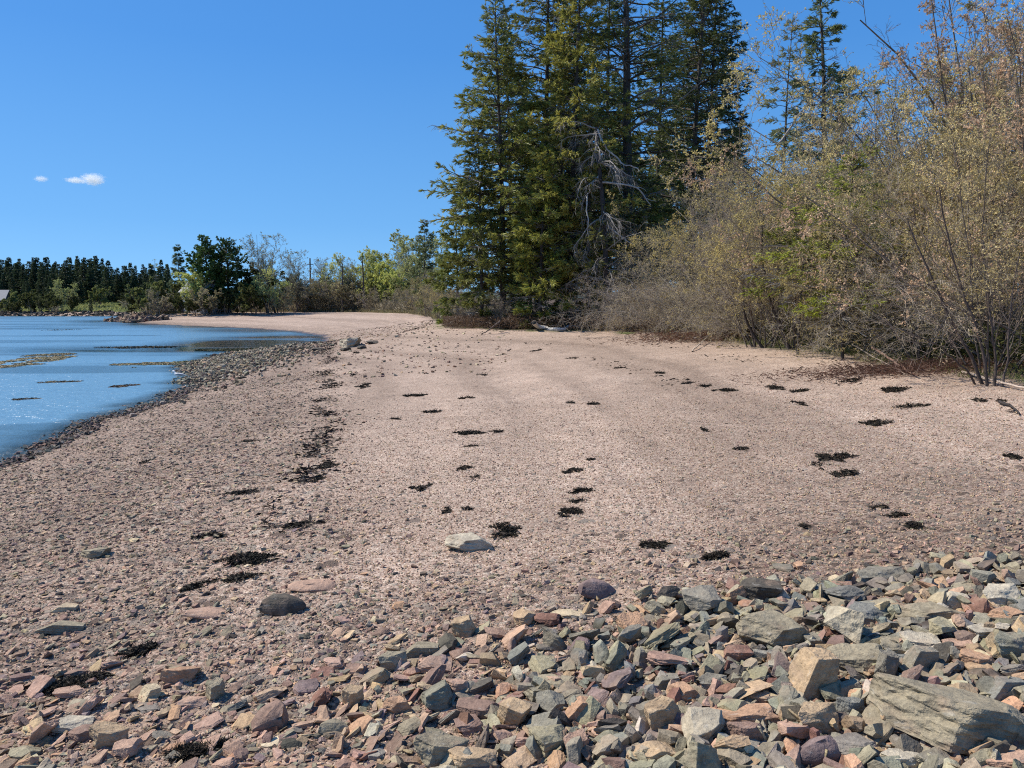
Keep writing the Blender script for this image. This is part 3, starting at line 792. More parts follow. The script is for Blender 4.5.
# ------------------------------------------------------------------ seaweed
m_, nt_, b_, _o = new_mat('dry_seaweed')
nt_.links.new(attr(nt_, 'Col', 'Color'), b_.inputs['Base Color']); b_.inputs['Roughness'].default_value = .6; b_.inputs['Specular IOR Level'].default_value = .15
WEEDM = m_
def weed(px, py, w, h, label, dens=1.0, colr=(.030, .023, .015), yaw=None, land=None, group=None, onwater=False):
    if onwater: x, y = at_z(px, py, 0.0); z = 0.0
    else: x, y, z = ground(px, py)
    _, _, dep = project(x, y, z)
    wm = w / F_PX * dep; phi = math.atan2(EYE - z, y)
    lm = max((h - 1.2) / F_PX * dep / math.sin(phi), 0.22 * wm) if not onwater else h / F_PX * dep / math.sin(phi)
    if h > 8 and not onwater: lm *= .72
    rg = np.random.default_rng(int(px * 31 + py))
    n = int(min(2600, max(110, 2.2 * w * h)) * dens)
    u = rg.uniform(-1, 1, n); v = rg.uniform(-1, 1, n)
    nn = fbm(u * 1.6 + px, v * 1.6 + py, 3, 4)
    keep = (u * u + v * v) ** .5 < (.48 + (nn - .45) * 3.0 if w < 7 * h else .6 + (nn - .45) * 1.6)
    u, v = u[keep], v[keep]
    skew = 0.35 * (rg.random() - .2)
    X = u * wm / 2; Y = v * lm / 2 + skew * X
    hgt = min(.04, .008 + .10 * min(wm, lm) * .3) * (.4 if onwater else 1)
    edge = np.clip(1.1 - (u * u + v * v) ** .5, .1, 1)
    wx, wy = x + X, y + Y
    gz = np.zeros(len(X)) if onwater else height(wx, wy, True) - z
    Z = gz + rg.random(len(X)) * hgt * edge + .003
    sl = max(.035, min(.10, dep * .004)) * rg.uniform(.6, 1.5, len(X))
    D = rg.normal(0, 1, (len(X), 3)); D[:, 2] *= .12; D = norm(D)
    P = grow(np.stack([X, Y, Z], 1), D, sl, 3, .45, 0, rg)
    P[..., 2] = np.maximum(P[..., 2], gz[None] + .001)
    if onwater: P[..., 2] = np.minimum(P[..., 2], .025)
    Vv, q = polytubes(P, np.full(len(X), max(.0022, dep * .00042)), 3, .4)
    c = np.array(colr) * rg.uniform(.5, 1.7, (len(X), 1)) * rg.uniform(.9, 1.1, (len(X), 3))
    C = np.broadcast_to(c[None, :, None, :], (4, len(X), 3, 3)).reshape(-1, 3)
    B = Buf(); B.add(Vv, q, C)
    # flat matted fronds underneath
    k = rg.random(len(X)) < .8
    fw = sl[k] * (.5 if not onwater else 1.2)
    LV, lq = leaf_quads(np.stack([X[k], Y[k], Z[k] * .7 + gz[k] * .3 + .002], 1), D[k], sl[k] * 1.1, fw, rg, 0)
    nx = len(LV)
    LV = LV.reshape(-1, 4, 3); g2 = gz[k][:, None]; LV[:, :, 2] = np.clip(LV[:, :, 2], g2 + .002, g2 + hgt + .004); LV = LV.reshape(-1, 3)
    B.add(LV, lq, np.repeat(c[k], 4, 0))
    o = link('seaweed', B.mesh('seaweed'), WEEDM, None, (x, y, z))
    tag(o, label, 'seaweed', group)
    if land: LAND.append((px, py, land))
WG = 'dark clumps of dry seaweed along the beach'
W1 = [
 (505, 530, 26, 22, 'black seaweed tuft beside the pale green-grey rock on open gravel', .45, 'the tuft by the pale rock'),
 (246, 560, 62, 20, 'large loose black seaweed patch on the left gravel', .8, 'the large loose patch'),
 (192, 588, 40, 16, 'frizzy black seaweed just above the long flat pink slab', .8, None),
 (240, 577, 44, 14, 'thin black seaweed below the large loose patch', .6, None),
 (75, 684, 72, 28, 'dense round black seaweed clump at lower left', 1.6, 'the dense left clump'),
 (208, 750, 66, 30, 'dense black seaweed clump at the bottom edge', 1.6, 'the bottom clump'),
 (140, 650, 34, 14, 'small black seaweed clump between lower left slabs', 1, None),
 (298, 525, 22, 18, 'ragged black seaweed on the wrack line near a tan stone', .8, None),
 (240, 493, 38, 8, 'flat dark grey-brown seaweed strip alone on the left gravel', 1.2, None),
 (210, 536, 40, 8, 'thin seaweed streak above the large loose patch', .6, None),
 (327, 466, 20, 22, 'upright straggle of seaweed on the wrack line', .8, 'the wrack line straggle'),
 (316, 480, 16, 12, 'small seaweed clump below the wrack line straggle', .7, None),
 (421, 488, 27, 6, 'smooth oval black seaweed pad in the middle of the beach', 2, 'the oval pad'),
 (448, 511, 12, 6, 'small black seaweed tuft left of two above the pale rock', 1, None),
 (468, 509, 11, 5, 'small black seaweed tuft right of two above the pale rock', 1, None),
 (569, 512, 25, 8, 'fat black seaweed lump, lowest of the stack of four', 2, None),
 (574, 502, 19, 5, 'narrow seaweed piece, second from the bottom of the stack of four', 1.5, None),
 (580, 491, 32, 5, 'long seaweed strip, third from the bottom of the stack of four', 1.5, None),
 (573, 471, 18, 6, 'rounded seaweed lump, topmost of the stack of four', 2, 'the topmost stack lump'),
 (591, 460, 8, 3, 'tiny seaweed bit just above the stack of four', 1, None),
 (655, 545, 32, 9, 'ragged black seaweed pile at centre right above the rocks', 1.6, 'the ragged pile'),
 (716, 556, 23, 9, 'rounded black seaweed pile right of the ragged pile', 2, 'the rounded pile'),
 (805, 526, 6, 5, 'tiny black seaweed knot above the right rock pile', 1.5, None),
 (467, 434, 38, 6, 'long tapering black seaweed strip on the middle beach', 1.6, 'the long tapering strip'),
 (497, 432, 12, 4, 'short black seaweed blob right of the long tapering strip', 1.8, None),
 (472, 446, 22, 3, 'faint thin seaweed below the long tapering strip', .8, None),
 (416, 396, 31, 4, 'straight seaweed strip high on the middle beach', 1.4, 'the straight strip'),
 (431, 412, 20, 4, 'seaweed strip just below the straight strip', 1.4, None),
 (396, 419, 11, 3, 'short brown seaweed piece left below the straight strip', 1, None),
 (467, 398, 14, 3, 'short seaweed dash right of the straight strip', 1.2, None),
 (482, 375, 12, 2.5, 'small seaweed dash high above the long tapering strip', 1.2, None),
 (365, 386, 18, 5, 'thick short seaweed strip right of the wrack line', 1.8, 'the thick short strip'),
 (353, 375, 10, 3, 'little seaweed dash above the thick short strip', 1, None),
 (357, 353, 8, 2, 'little dark seaweed dash below the cove head boulders', 1, None),
 (465, 468, 20, 7, 'broken seaweed crumbs in the centre of the beach', .6, None),
 (476, 478, 8, 6, 'seaweed crumb under the broken crumbs at centre', .8, None),
 (570, 403, 10, 3, 'left seaweed dash of a pair on the upper right beach', 1.3, None),
 (594, 404, 12, 3, 'right seaweed dash of a pair on the upper right beach', 1.5, None),
 (705, 430, 10, 6, 'dark seaweed knot on the right hand beach', 1.3, 'the dark knot'),
 (741, 449, 15, 4, 'short seaweed bar right below the dark knot', 1.6, 'the short bar'),
 (826, 458, 22, 10, 'forked seaweed heap, upper part of the scattered group on the right', 1, 'the forked heap'),
 (842, 456, 22, 5, 'seaweed finger reaching right from the forked heap', 1, None),
 (822, 466, 12, 8, 'loose seaweed below the forked heap', .8, None),
 (845, 473, 26, 6, 'thin seaweed trail right below the forked heap', .8, None),
 (880, 507, 20, 4, 'upper end of a thin seaweed trail on the right gravel', 1, None),
 (898, 515, 18, 4, 'middle of a thin seaweed trail on the right gravel', 1.2, None),
 (917, 526, 16, 8, 'black seaweed tuft ending the thin trail on the right gravel', 1.6, 'the trail end tuft'),
 (777, 388, 22, 5, 'thick seaweed piece under the leaning stems', 1.6, 'the thick piece'),
 (800, 391, 26, 3, 'thin seaweed strip right of the thick piece', 1.3, None),
 (801, 404, 12, 6, 'small wedge of seaweed below the thick piece', 1.4, None),
 (893, 390, 38, 5, 'long dark seaweed bar in front of the right hand thicket', 1.8, 'the long dark bar'),
 (853, 380, 34, 3, 'thin seaweed bar left above the long dark bar', 1.4, None),
 (880, 424, 30, 7, 'brown seaweed scrap below the long dark bar', 1.2, None),
 (912, 406, 40, 4, 'broken seaweed line below the long dark bar', .8, None),
 (986, 400, 22, 7, 'rounded seaweed lump near the right edge below the thicket', 1.8, None),
 (1016, 458, 12, 7, 'brown seaweed tuft at the right edge of the gravel', 1.5, None),
 (688, 383, 12, 3, 'first seaweed dash of the upper row on the right beach', 1.3, None),
 (705, 386, 14, 3, 'second seaweed dash of the upper row on the right beach', 1.3, None),
 (725, 391, 22, 4, 'third and largest seaweed dash of the upper row on the right beach', 1.5, None),
 (660, 373, 14, 3, 'seaweed dash below the shaded spruce edge', 1, None),
 (575, 358, 16, 3, 'seaweed dash in front of the white driftwood trunk', 1.2, None),
 (620, 368, 12, 2.5, 'thin seaweed dash right of the white driftwood trunk', 1, None),
 (535, 351, 14, 2.5, 'thin seaweed dash below the left spruces', 1, None),
 (145, 462, 9, 5, 'small dark seaweed lump on the left gravel below the water', 1.2, None),
 (232, 399, 0.1, 0.1, '', 0, None),
 (250, 441, 18, 3, 'thin dark seaweed piece between water and wrack line', 1, None),
 (417, 329, 12, 4, 'dark seaweed patch high on the far beach', 1.4, None),
]
for px, py, w, h, lab, dn, land in W1:
    if lab: weed(px, py, w, h, lab, dn, land=land, group=WG)
# the wrack line: crumbs nobody could count
B = Buf()
n = 5200
y = 6.2 + 40 * rng.random(n) ** 1.3; x = np.interp(y, [4, 6.5, 8, 12, 20, 45], [-1.3, -1.85, -2.0, -2.9, -4.75, -10.8]) + rng.normal(0, .11, n) * (1 + y * .02) - .12 * np.sin(y * .9) - .12
n2 = 2600
y2 = rng.uniform(12, 60, n2); t2 = rng.choice([.55, .78, .9], n2); x2 = (-0.178 * y2) * (1 - t2) + t2 * np.interp(y2, [11, 18, 27, 33, 49, 72], [7.5, 7.7, 6.7, 1, -4.6, -7]) + rng.normal(0, .22, n2)
msk = fbm(x2 * .35, y2 * .35, 71, 3) > .52
x = np.concatenate([x, x2[msk]]); y = np.concatenate([y, y2[msk]]); kk = fbm(x * 1.2, y * 1.2, 72, 3) > .44; x, y = x[kk], y[kk]
z = height(x, y, True)
D = rng.normal(0, 1, (len(x), 3)); D[:, 2] = np.abs(D[:, 2]) * .15; D[:, 0] *= 2
V, q = leaf_quads(np.stack([x, y, z + .006], 1), D, rng.uniform(.03, .12, len(x)), rng.uniform(.012, .035, len(x)), rng, 0)
B.add(V, q, np.repeat(np.array([[.03, .022, .016]]) * rng.uniform(.6, 1.8, (len(x), 1)), 4, 0))
tag(link('seaweed_litter', B.mesh('seaweed_litter'), WEEDM), 'fine crumbs of dry seaweed strewn along the tide lines', None, None, 'stuff')
# rockweed mats lying in the shallows, two of them painting the dark tree reflection
MATS = [(12, 366, 50, 5, 'tan rockweed mat below the wide one at the left edge', (.27, .22, .12)),
 (48, 355, 46, 4, 'tan rockweed mat above the wide one at the left edge', (.22, .18, .10)),
 (30, 361, 76, 11, 'wide tan rockweed mat at the left edge of the water', (.27, .22, .12)),
 (150, 364, 88, 4, 'thin rockweed mat running out from the low flats', (.24, .20, .11)),
 (190, 362, 50, 10, 'green-brown rockweed mat against the low flats', (.22, .20, .09)),
 (124, 386, 22, 3, 'small brown rockweed mat alone in the near water', (.08, .055, .035)),
 (60, 382, 40, 2, 'thin rockweed streak left of the small brown mat', (.12, .10, .06)),
 (150, 347, 110, 3, 'dark streak of painted tree reflection and rockweed across the middle of the cove', (.03, .03, .018)),  # dark reflection of the trees put in as coloured strands, with weed
 (230, 350, 90, 5, 'dark green band of painted tree reflection and rockweed before the low flats', (.05, .05, .02)),  # continues the painted reflection band, mixed with weed
 (25, 399, 26, 2, 'thin brown rockweed streak nearest the left edge', (.08, .06, .04)),
 (62, 330, 50, 1.4, 'dark thin streak of weed on the far water', (.03, .03, .02))]
for px, py, w, h, lab, c in MATS: weed(px, py, w, h, lab, 2.2 if w < 60 else 3.0, c, onwater=True)

# ------------------------------------------------------------------ plants
NEEDLE = foliage_mat('spruce_needles', .34, .5); LEAF = foliage_mat('young_leaves', .42, .5)
BARK = bark_mat('bark'); TWIG = bark_mat('twigs', 30, .2)

def spruce_parts(seed, H, Rb, L, h0, spacing=.42, tuft=.17, density=1.0, c1=(.055, .068, .018), c2=(.115, .115, .034), dead=.12, prof=.75, lean=.0, droop=-.05, sparse=0.0, per=(4, 7), sides=7, bias=None, tw=.34, nw=.16, gain=2.9):
    rg = np.random.default_rng(seed)
    Pt = grow(np.zeros((1, 3)), np.array([[lean, 0, 1.0]]), np.array([H]), 14, .012, .02, rg)
    Pt[:, 0, 2] = np.linspace(-.2, H, 15)
    V, q = polytubes(Pt, np.array([Rb]), sides, .08)
    tb = Buf(); tb.add(V, q, (.075, .062, .052))
    hs = []; hh = h0
    while hh < H - .12:
        hs.append(hh); hh += spacing * rg.uniform(.7, 1.3) * (.5 + .6 * (1 - (hh / H)))
    S = []; D = []; Ls = []; Rr = []
    for hh in hs:
        n = rg.integers(*per); a0 = rg.uniform(0, 6.28)
        u = (hh - h0) / (H - h0)
        reach = L * min(1, (.45 + 1.8 * u)) * (1 - u) ** prof + .12
        f = hh / H * 14; k = min(int(f), 13); c = Pt[k, 0] * (1 - f + k) + Pt[k + 1, 0] * (f - k)
        for j in range(n):
            if rg.random() < sparse: continue
            a = a0 + j * 6.283 / n + rg.normal(0, .25)
            ln = reach * rg.choice([1.16, 1, .8, .55, .35], p=[.15, .32, .25, .16, .12]) * (.72 + .56 * float(vnoise(hh * .8 + seed * 3.3, math.cos(a) + seed, 5)))
            if bias is not None: ln *= 1 + bias[1] * math.cos(a - bias[0])
            S.append(c + np.array([0, 0, rg.uniform(-.08, .08)])); D.append([math.cos(a), math.sin(a), .28 * u + .10 + rg.normal(0, .08) + (.4 if u > .85 else 0)]); Ls.append(ln); Rr.append(Rb * .05 + .012 * ln)
    S = np.array(S); D = np.array(D); Ls = np.array(Ls); Rr = np.array(Rr)
    isdead = (rg.random(len(S)) < dead + .35 * (S[:, 2] < h0 + 1.2))
    Pl = grow(S, D, Ls, 6, .07, droop, rg, .09)
    bb = Buf(); V, q = polytubes(Pl, Rr, 4, .2)
    bc = np.where(isdead[:, None], [[.22, .205, .185]], [[.085, .07, .055]])
    bb.add(V, q, np.broadcast_to(bc[None, :, None, :], (7, len(S), 4, 3)).reshape(-1, 3))
    # side twigs, mostly in the plane of the limb
    nt_ = max(3, int(18 * density)); who = np.repeat(np.arange(len(S)), nt_); t = rg.uniform(.12, 1, len(who)) ** .8
    need = rg.random(len(who)) < np.clip(Ls[who] / (L * .55), .35, 1); who, t = who[need], t[need]
    f = t * 6; k = np.minimum(f.astype(int), 5); fr = (f - k)[:, None]
    C = Pl[k, who] * (1 - fr) + Pl[k + 1, who] * fr
    T = norm(Pl[k + 1, who] - Pl[k, who]); A = norm(np.cross(T, [0, 0, 1.0]))
    sd = rg.choice([-1.0, 1.0], len(who))[:, None]
    Dt = T * .75 + A * sd * rg.uniform(.4, 1.1, (len(who), 1)); Dt[:, 2] += rg.normal(-.12, .22, len(who))
    tl = (tw * Ls[who] * (1.15 - t) * rg.uniform(.5, 1.3, len(who)) + .12) 
    Pw = grow(C, Dt, tl, 3, .14, -.05, rg)
    dd = isdead[who]
    V, q = polytubes(Pw, np.full(len(who), .006 + .0015 * L), 3, .4)
    bb.add(V, q, np.broadcast_to(bc[who][None, :, None, :] * 1.0, (4, len(who), 3, 3)).reshape(-1, 3))
    # needle sprays
    live = ~dd; m = max(2, int(20 * density))
    Pw2 = Pw[:, live]; w2 = np.repeat(np.arange(live.sum()), m); tt = rg.uniform(.1, 1.0, len(w2)); f = tt * 3; k = np.minimum(f.astype(int), 2); fr = (f - k)[:, None]
    C = Pw2[k, w2] * (1 - fr) + Pw2[k + 1, w2] * fr; T = norm(Pw2[k + 1, w2] - Pw2[k, w2])
    Dn = T + rg.normal(0, .32, C.shape); Dn[:, 2] += .05
    ln = tuft * rg.uniform(.6, 1.35, len(C)) * (1.0 - .5 * np.clip(C[:, 2] / H, 0, 1) ** 3)
    LV, lq = leaf_quads(C, Dn, ln, ln * nw, rg, .3)
    c1 = np.array(c1); c2 = np.array(c2)
    limbtone = rg.uniform(0, 1, len(S))[who[live]][w2] * .6 + .4 * rg.random(len(C)) 
    cc = (c1 + (c2 - c1) * limbtone[:, None]) * gain * np.array([1.06, 1.0, .80])
    grey = rg.random(len(C)) < .06; cc[grey] = [.16, .15, .11]
    nb = Buf(); nb.add(LV, lq, np.repeat(cc * rg.uniform(.8, 1.2, (len(C), 1)), 4, 0))
    return tb.mesh('trunk', True), bb.mesh('branches'), nb.mesh('crown')

def place_tree(name, parts, loc, label, cat='tree', group=None, rz=0.0, s=1.0, names=('trunk', 'branches', 'crown'), mats=None):
    root = bpy.data.objects.new(name, None); col.objects.link(root); root.empty_display_size = .3
    root.location = loc; root.rotation_euler = (0, 0, rz); root.scale = (s, s, s) if np.isscalar(s) else s
    tag(root, label, cat, group)
    mats = mats or (BARK, TWIG, NEEDLE)
    for nme, me, mt in zip(names, parts, mats):
        if me is not None: link(nme, me, mt, root)
    return root

GS = 'tall spruces at the edge of the beach'
NS = [ # px, dist, height, radius, L, h0, dict, label
 (503, 36.5, 15.6, .17, 4.0, .9, dict(density=1.1, c1=(.050, .062, .016), c2=(.115, .115, .032), bias=(math.pi, -.06)), 'leftmost tall spruce, its ragged crown leaning over the beach'),
 (482, 36, 9.5, .11, 2.2, .3, dict(c1=(.050, .062, .018), c2=(.11, .115, .034)), 'half height spruce spreading its low boughs at the left of the group'),
 (588, 34.8, 9.5, .11, 2.4, .5, dict(dead=.35, c1=(.055, .062, .02), c2=(.12, .115, .04)), 'half dead spruce just left of the snag'),
 (640, 36, 7, .09, 2.4, .4, dict(dead=.3, c1=(.05, .062, .018), c2=(.12, .13, .034)), 'small spruce under the thick dark trunk'),
 (458, 42, 6.4, .09, 2.2, .3, dict(c1=(.045, .06, .018), c2=(.10, .11, .034)), 'small spruce at the left foot of the tall spruces'),
 (537, 38.5, 20, .20, 3.6, 1.5, dict(sparse=.12, dead=.22, c2=(.10, .10, .03)), 'second tall spruce from the left with its bare trunk showing high up'),
 (571, 35.5, 18.5, .19, 3.3, .7, dict(density=1.15, c1=(.065, .072, .018), c2=(.15, .14, .04)), 'dense yellowish olive spruce in the middle of the group'),
 (540, 34.6, 8.5, .11, 2.1, .3, dict(c1=(.065, .078, .018), c2=(.15, .15, .04)), 'shorter olive green spruce drooping to the gravel at the group front'),
 (627, 37.5, 23, .32, 4.8, 2.2, dict(sparse=.15, dead=.25, spacing=.55, c1=(.03, .045, .014), c2=(.085, .09, .026)), 'thickest dark trunked spruce right of the dead snag'),
 (690, 40.5, 21, .22, 4.1, 3.0, dict(sparse=.1, dead=.2, c1=(.028, .042, .016), c2=(.075, .085, .028)), 'tall dark spruce at the right end of the group'),
 (704, 44, 20.5, .2, 3.0, 4, dict(sparse=.1, c1=(.024, .038, .016), c2=(.06, .075, .028)), 'dark blue-green spruce whose boughs end the group on the right'),
 (600, 46, 21, .2, 3.2, 2, dict(sparse=.25, dead=.2, c1=(.03, .045, .016), c2=(.08, .09, .028)), 'spruce standing behind the dead snag'),
 (655, 50, 22, .2, 3.2, 2, dict(sparse=.25, dead=.2, c1=(.03, .045, .016), c2=(.075, .085, .026)), 'spruce behind, seen between the two darkest trunks'),
 (556, 48, 21, .19, 3.0, 2, dict(sparse=.15, c1=(.035, .05, .016), c2=(.09, .10, .03)), 'spruce behind, seen between second trunk and yellowish spruce'),
 (512, 45, 17.5, .17, 3.0, 1, dict(c1=(.035, .05, .016), c2=(.09, .10, .03)), 'spruce behind the leftmost tall spruce'),
 (822, 34, 15.6, .2, 2.5, 4.5, dict(sparse=.28, dead=.15, c1=(.028, .042, .020), c2=(.075, .085, .035)), 'tall dark spruce rising alone above the right thicket'),
 (776, 31, 12.2, .1, 1.5, 3, dict(sparse=.45, dead=.3, density=.6, c1=(.05, .06, .035), c2=(.12, .13, .08)), 'thin sparse grey-green spruce left of the lone dark spruce'),
 (843, 16.3, 4.4, .035, 1.8, 1.1, dict(gain=2.4, c1=(.10, .125, .02), c2=(.22, .245, .05), dead=0, tuft=.10, spacing=.3, tw=.4), 'young bright green fir showing through the thicket'),
 (798, 17.9, 4.0, .035, 1.5, 1.3, dict(gain=2.4, c1=(.10, .125, .02), c2=(.22, .245, .05), dead=0, tuft=.10, spacing=.3, tw=.4), 'smaller bright green fir left of the other bright fir in the thicket'),
 (425, 92, 11.2, .12, 2.6, .8, dict(tuft=.4, density=.7, spacing=.6, c1=(.03, .042, .022), c2=(.07, .085, .04)), 'dark open spruce just left of the tall group, farther along the beach'),
]
for i, (px, d, H, Rb, L, h0, kw, lab) in enumerate(NS):
    loc = dist_at(px, d); kw = dict(kw); 
    if 30 < d < 60: kw.setdefault('tuft', .23)
    tr = place_tree('spruce_tree' if 'fir' not in lab else 'fir_tree', spruce_parts(50 + i, H, Rb, L, h0, **kw), loc, lab, 'spruce' if 'fir' not in lab else 'fir', None)
# spruces deeper in the wood, copies of two trees
deep = [spruce_parts(90 + k, 16, .18, 2.8, .6, tuft=.26, density=.95, spacing=.45, sparse=.0, c1=(.03, .042, .016), c2=(.08, .09, .03)) for k in range(2)]
spots = [(560, 60, 1.1), (620, 62, 1.15), (680, 60, 1.1), (735, 58, .85), (590, 72, 1.0), (650, 74, 1.05), (710, 70, .9), (530, 66, .9), (770, 60, .5), (880, 44, .5), (950, 36, .5), (1010, 34, .55), (845, 50, .55), (800, 48, .5), (665, 66, 1.0), (610, 80, 1.1), (575, 68, 1.05), (640, 90, 1.1), (700, 84, 1.0), (545, 84, 1.0), (750, 68, .7)]
for i, (px, d, s) in enumerate(spots):
    place_tree('spruce_tree', deep[i % 2], dist_at(px, d), 'dark spruce deeper in the wood behind the front row', 'spruce', 'spruces deeper in the wood', rng.uniform(0, 6), s)

# shrubs -----------------------------------------------------------
def shrub_parts(seed, H, nst=9, spread=.5, lean=(0, 0), arch=-.04, k2=7, k3=8, k4=5, leaf=.022, nleaf=3, bark=(.17, .135, .105), twigc=(.31, .265, .19), lc=((.16, .15, .05), (.30, .27, .11)), r0=.024, tmin=.0026, leafp=.6, twl=.9, straight=.09):
    rg = np.random.default_rng(seed)
    a = rg.uniform(0, 6.283, nst); rr = rg.uniform(0, .35, nst) * min(1, H / 4)
    S = np.stack([np.cos(a) * rr, np.sin(a) * rr, np.full(nst, -.1)], 1)
    D = np.stack([np.cos(a) * spread * rg.uniform(.3, 1.2, nst) + lean[0], np.sin(a) * spread * rg.uniform(.3, 1.2, nst) + lean[1], np.ones(nst)], 1)
    L = H * rg.uniform(.7, 1.12, nst)
    P1 = grow(S, D, L, 8, straight, arch, rg); Rr = r0 * rg.uniform(.6, 1.2, nst)
    sb = Buf(); V, q = polytubes(P1, Rr, 6, .25); sb.add(V, q, bark)
    def child(P, Rad, Lp, n, t0, ang, lf, wander, grav, up):
        S, D, r, who, t = spawn(P, Rad, n, rg, t0, 1, ang, .3, up)
        l = Lp[who] * lf * (1.15 - .75 * t) * rg.uniform(.6, 1.3, len(who))
        return grow(S, D, l, 4, wander, grav, rg), r * .55, l
    P2, R2, L2 = child(P1, Rr, L, k2, .22, .75, .42, .16, arch * .6, .12)
    V, q = polytubes(P2, R2, 4, .3); sb.add(V, q, np.array(bark) * 1.15)
    P3, R3, L3 = child(P2, R2, L2, k3, .15, .8, .5, .2, arch * .4, .1)
    tb = Buf(); V, q = polytubes(P3, np.maximum(R3, tmin * 1.3), 3, .4); tb.add(V, q, np.array(bark) * .5 + np.array(twigc) * .5)
    P4, R4, L4 = child(P3, R3, L3, k4, .15, .8, .55 * twl, .22, 0, .08)
    V, q = polytubes(P4, np.maximum(R4 * .8, tmin), 3, .5)
    tc = np.array(twigc) * rg.uniform(.6, 1.35, (P4.shape[1], 1)); tb.add(V, q, np.broadcast_to(tc[None, :, None, :], (5, P4.shape[1], 3, 3)).reshape(-1, 3))
    parts = [sb.mesh('stems', True), tb.mesh('twigs')]
    n4 = P4.shape[1]
    on = rg.random(n4) < leafp
    w = np.repeat(np.nonzero(on)[0], nleaf)
    if len(w):
        t = rg.uniform(.1, 1, len(w)) * 4; k = np.minimum(t.astype(int), 3); fr = (t - k)[:, None]
        C = P4[k, w] * (1 - fr) + P4[k + 1, w] * fr; T = P4[k + 1, w] - P4[k, w]
        Dn = norm(T) * .5 + rg.normal(0, .7, C.shape); Dn[:, 2] += .2
        ln = leaf * rg.uniform(.6, 1.4, len(C)); LV, lq = leaf_quads(C, Dn, ln, ln * .6, rg)
        c1, c2 = np.array(lc[0]), np.array(lc[1]); f = (.5 * rg.random(n4)[w] + .5 * rg.random(len(w)))[:, None]
        lb = Buf(); lb.add(LV, lq, np.repeat((c1 + (c2 - c1) * f) * rg.uniform(.8, 1.2, (len(C), 1)), 4, 0)); parts.append(lb.mesh('leaves'))
    else: parts.append(None)
    return parts
SM = (BARK, TWIG, LEAF)
OL = ((.42, .345, .10), (.80, .655, .27)); PEACH = ((.50, .33, .19), (.78, .55, .36)); GRN = ((.14, .18, .04), (.27, .32, .08)); LIME = ((.50, .53, .12), (.78, .78, .28))
SV = {
 'olive1': shrub_parts(1, 5, 13, .6, lc=OL, leafp=.9, nleaf=7, k2=8, k3=10, k4=7, leaf=.027),
 'olive2': shrub_parts(2, 5, 13, .65, lc=OL, leafp=.8, nleaf=5, k2=8, k3=10, k4=7, leaf=.026, twigc=(.44, .36, .21)),
 'peach': shrub_parts(3, 5, 9, .55, lean=(-.10, -.05), arch=-.02, lc=PEACH, leafp=.8, nleaf=7, leaf=.03, k2=8, k3=10, k4=7),
 'mixed': shrub_parts(9, 5, 9, .5, lean=(-.16, -.08), arch=-.025, r0=.017, lc=((.46, .37, .14), (.82, .66, .33)), leafp=.75, nleaf=7, leaf=.027, k2=8, k3=10, k4=7),
 'bare': shrub_parts(4, 5, 12, .45, lc=OL, leafp=.15, nleaf=2, k2=8, k3=11, k4=7, twigc=(.36, .30, .235)),
 'mound': shrub_parts(15, 5, 22, 1.0, lean=(.05, .0), arch=-.15, leafp=.5, nleaf=4, k2=9, k3=11, k4=6, lc=OL, bark=(.24, .20, .16), twigc=(.40, .335, .25), r0=.02),
 'arch': shrub_parts(5, 5, 16, .85, lean=(-.25, -.35), arch=-.14, leafp=.2, nleaf=3, k2=9, k3=10, k4=6, lc=OL, bark=(.26, .23, .19), twigc=(.42, .35, .27), r0=.018),
 'bare2': shrub_parts(6, 5, 7, .35, lc=OL, leafp=.05, nleaf=2, k2=8, k3=7, k4=5, bark=(.15, .12, .10), twigc=(.22, .18, .15), straight=.06),
}
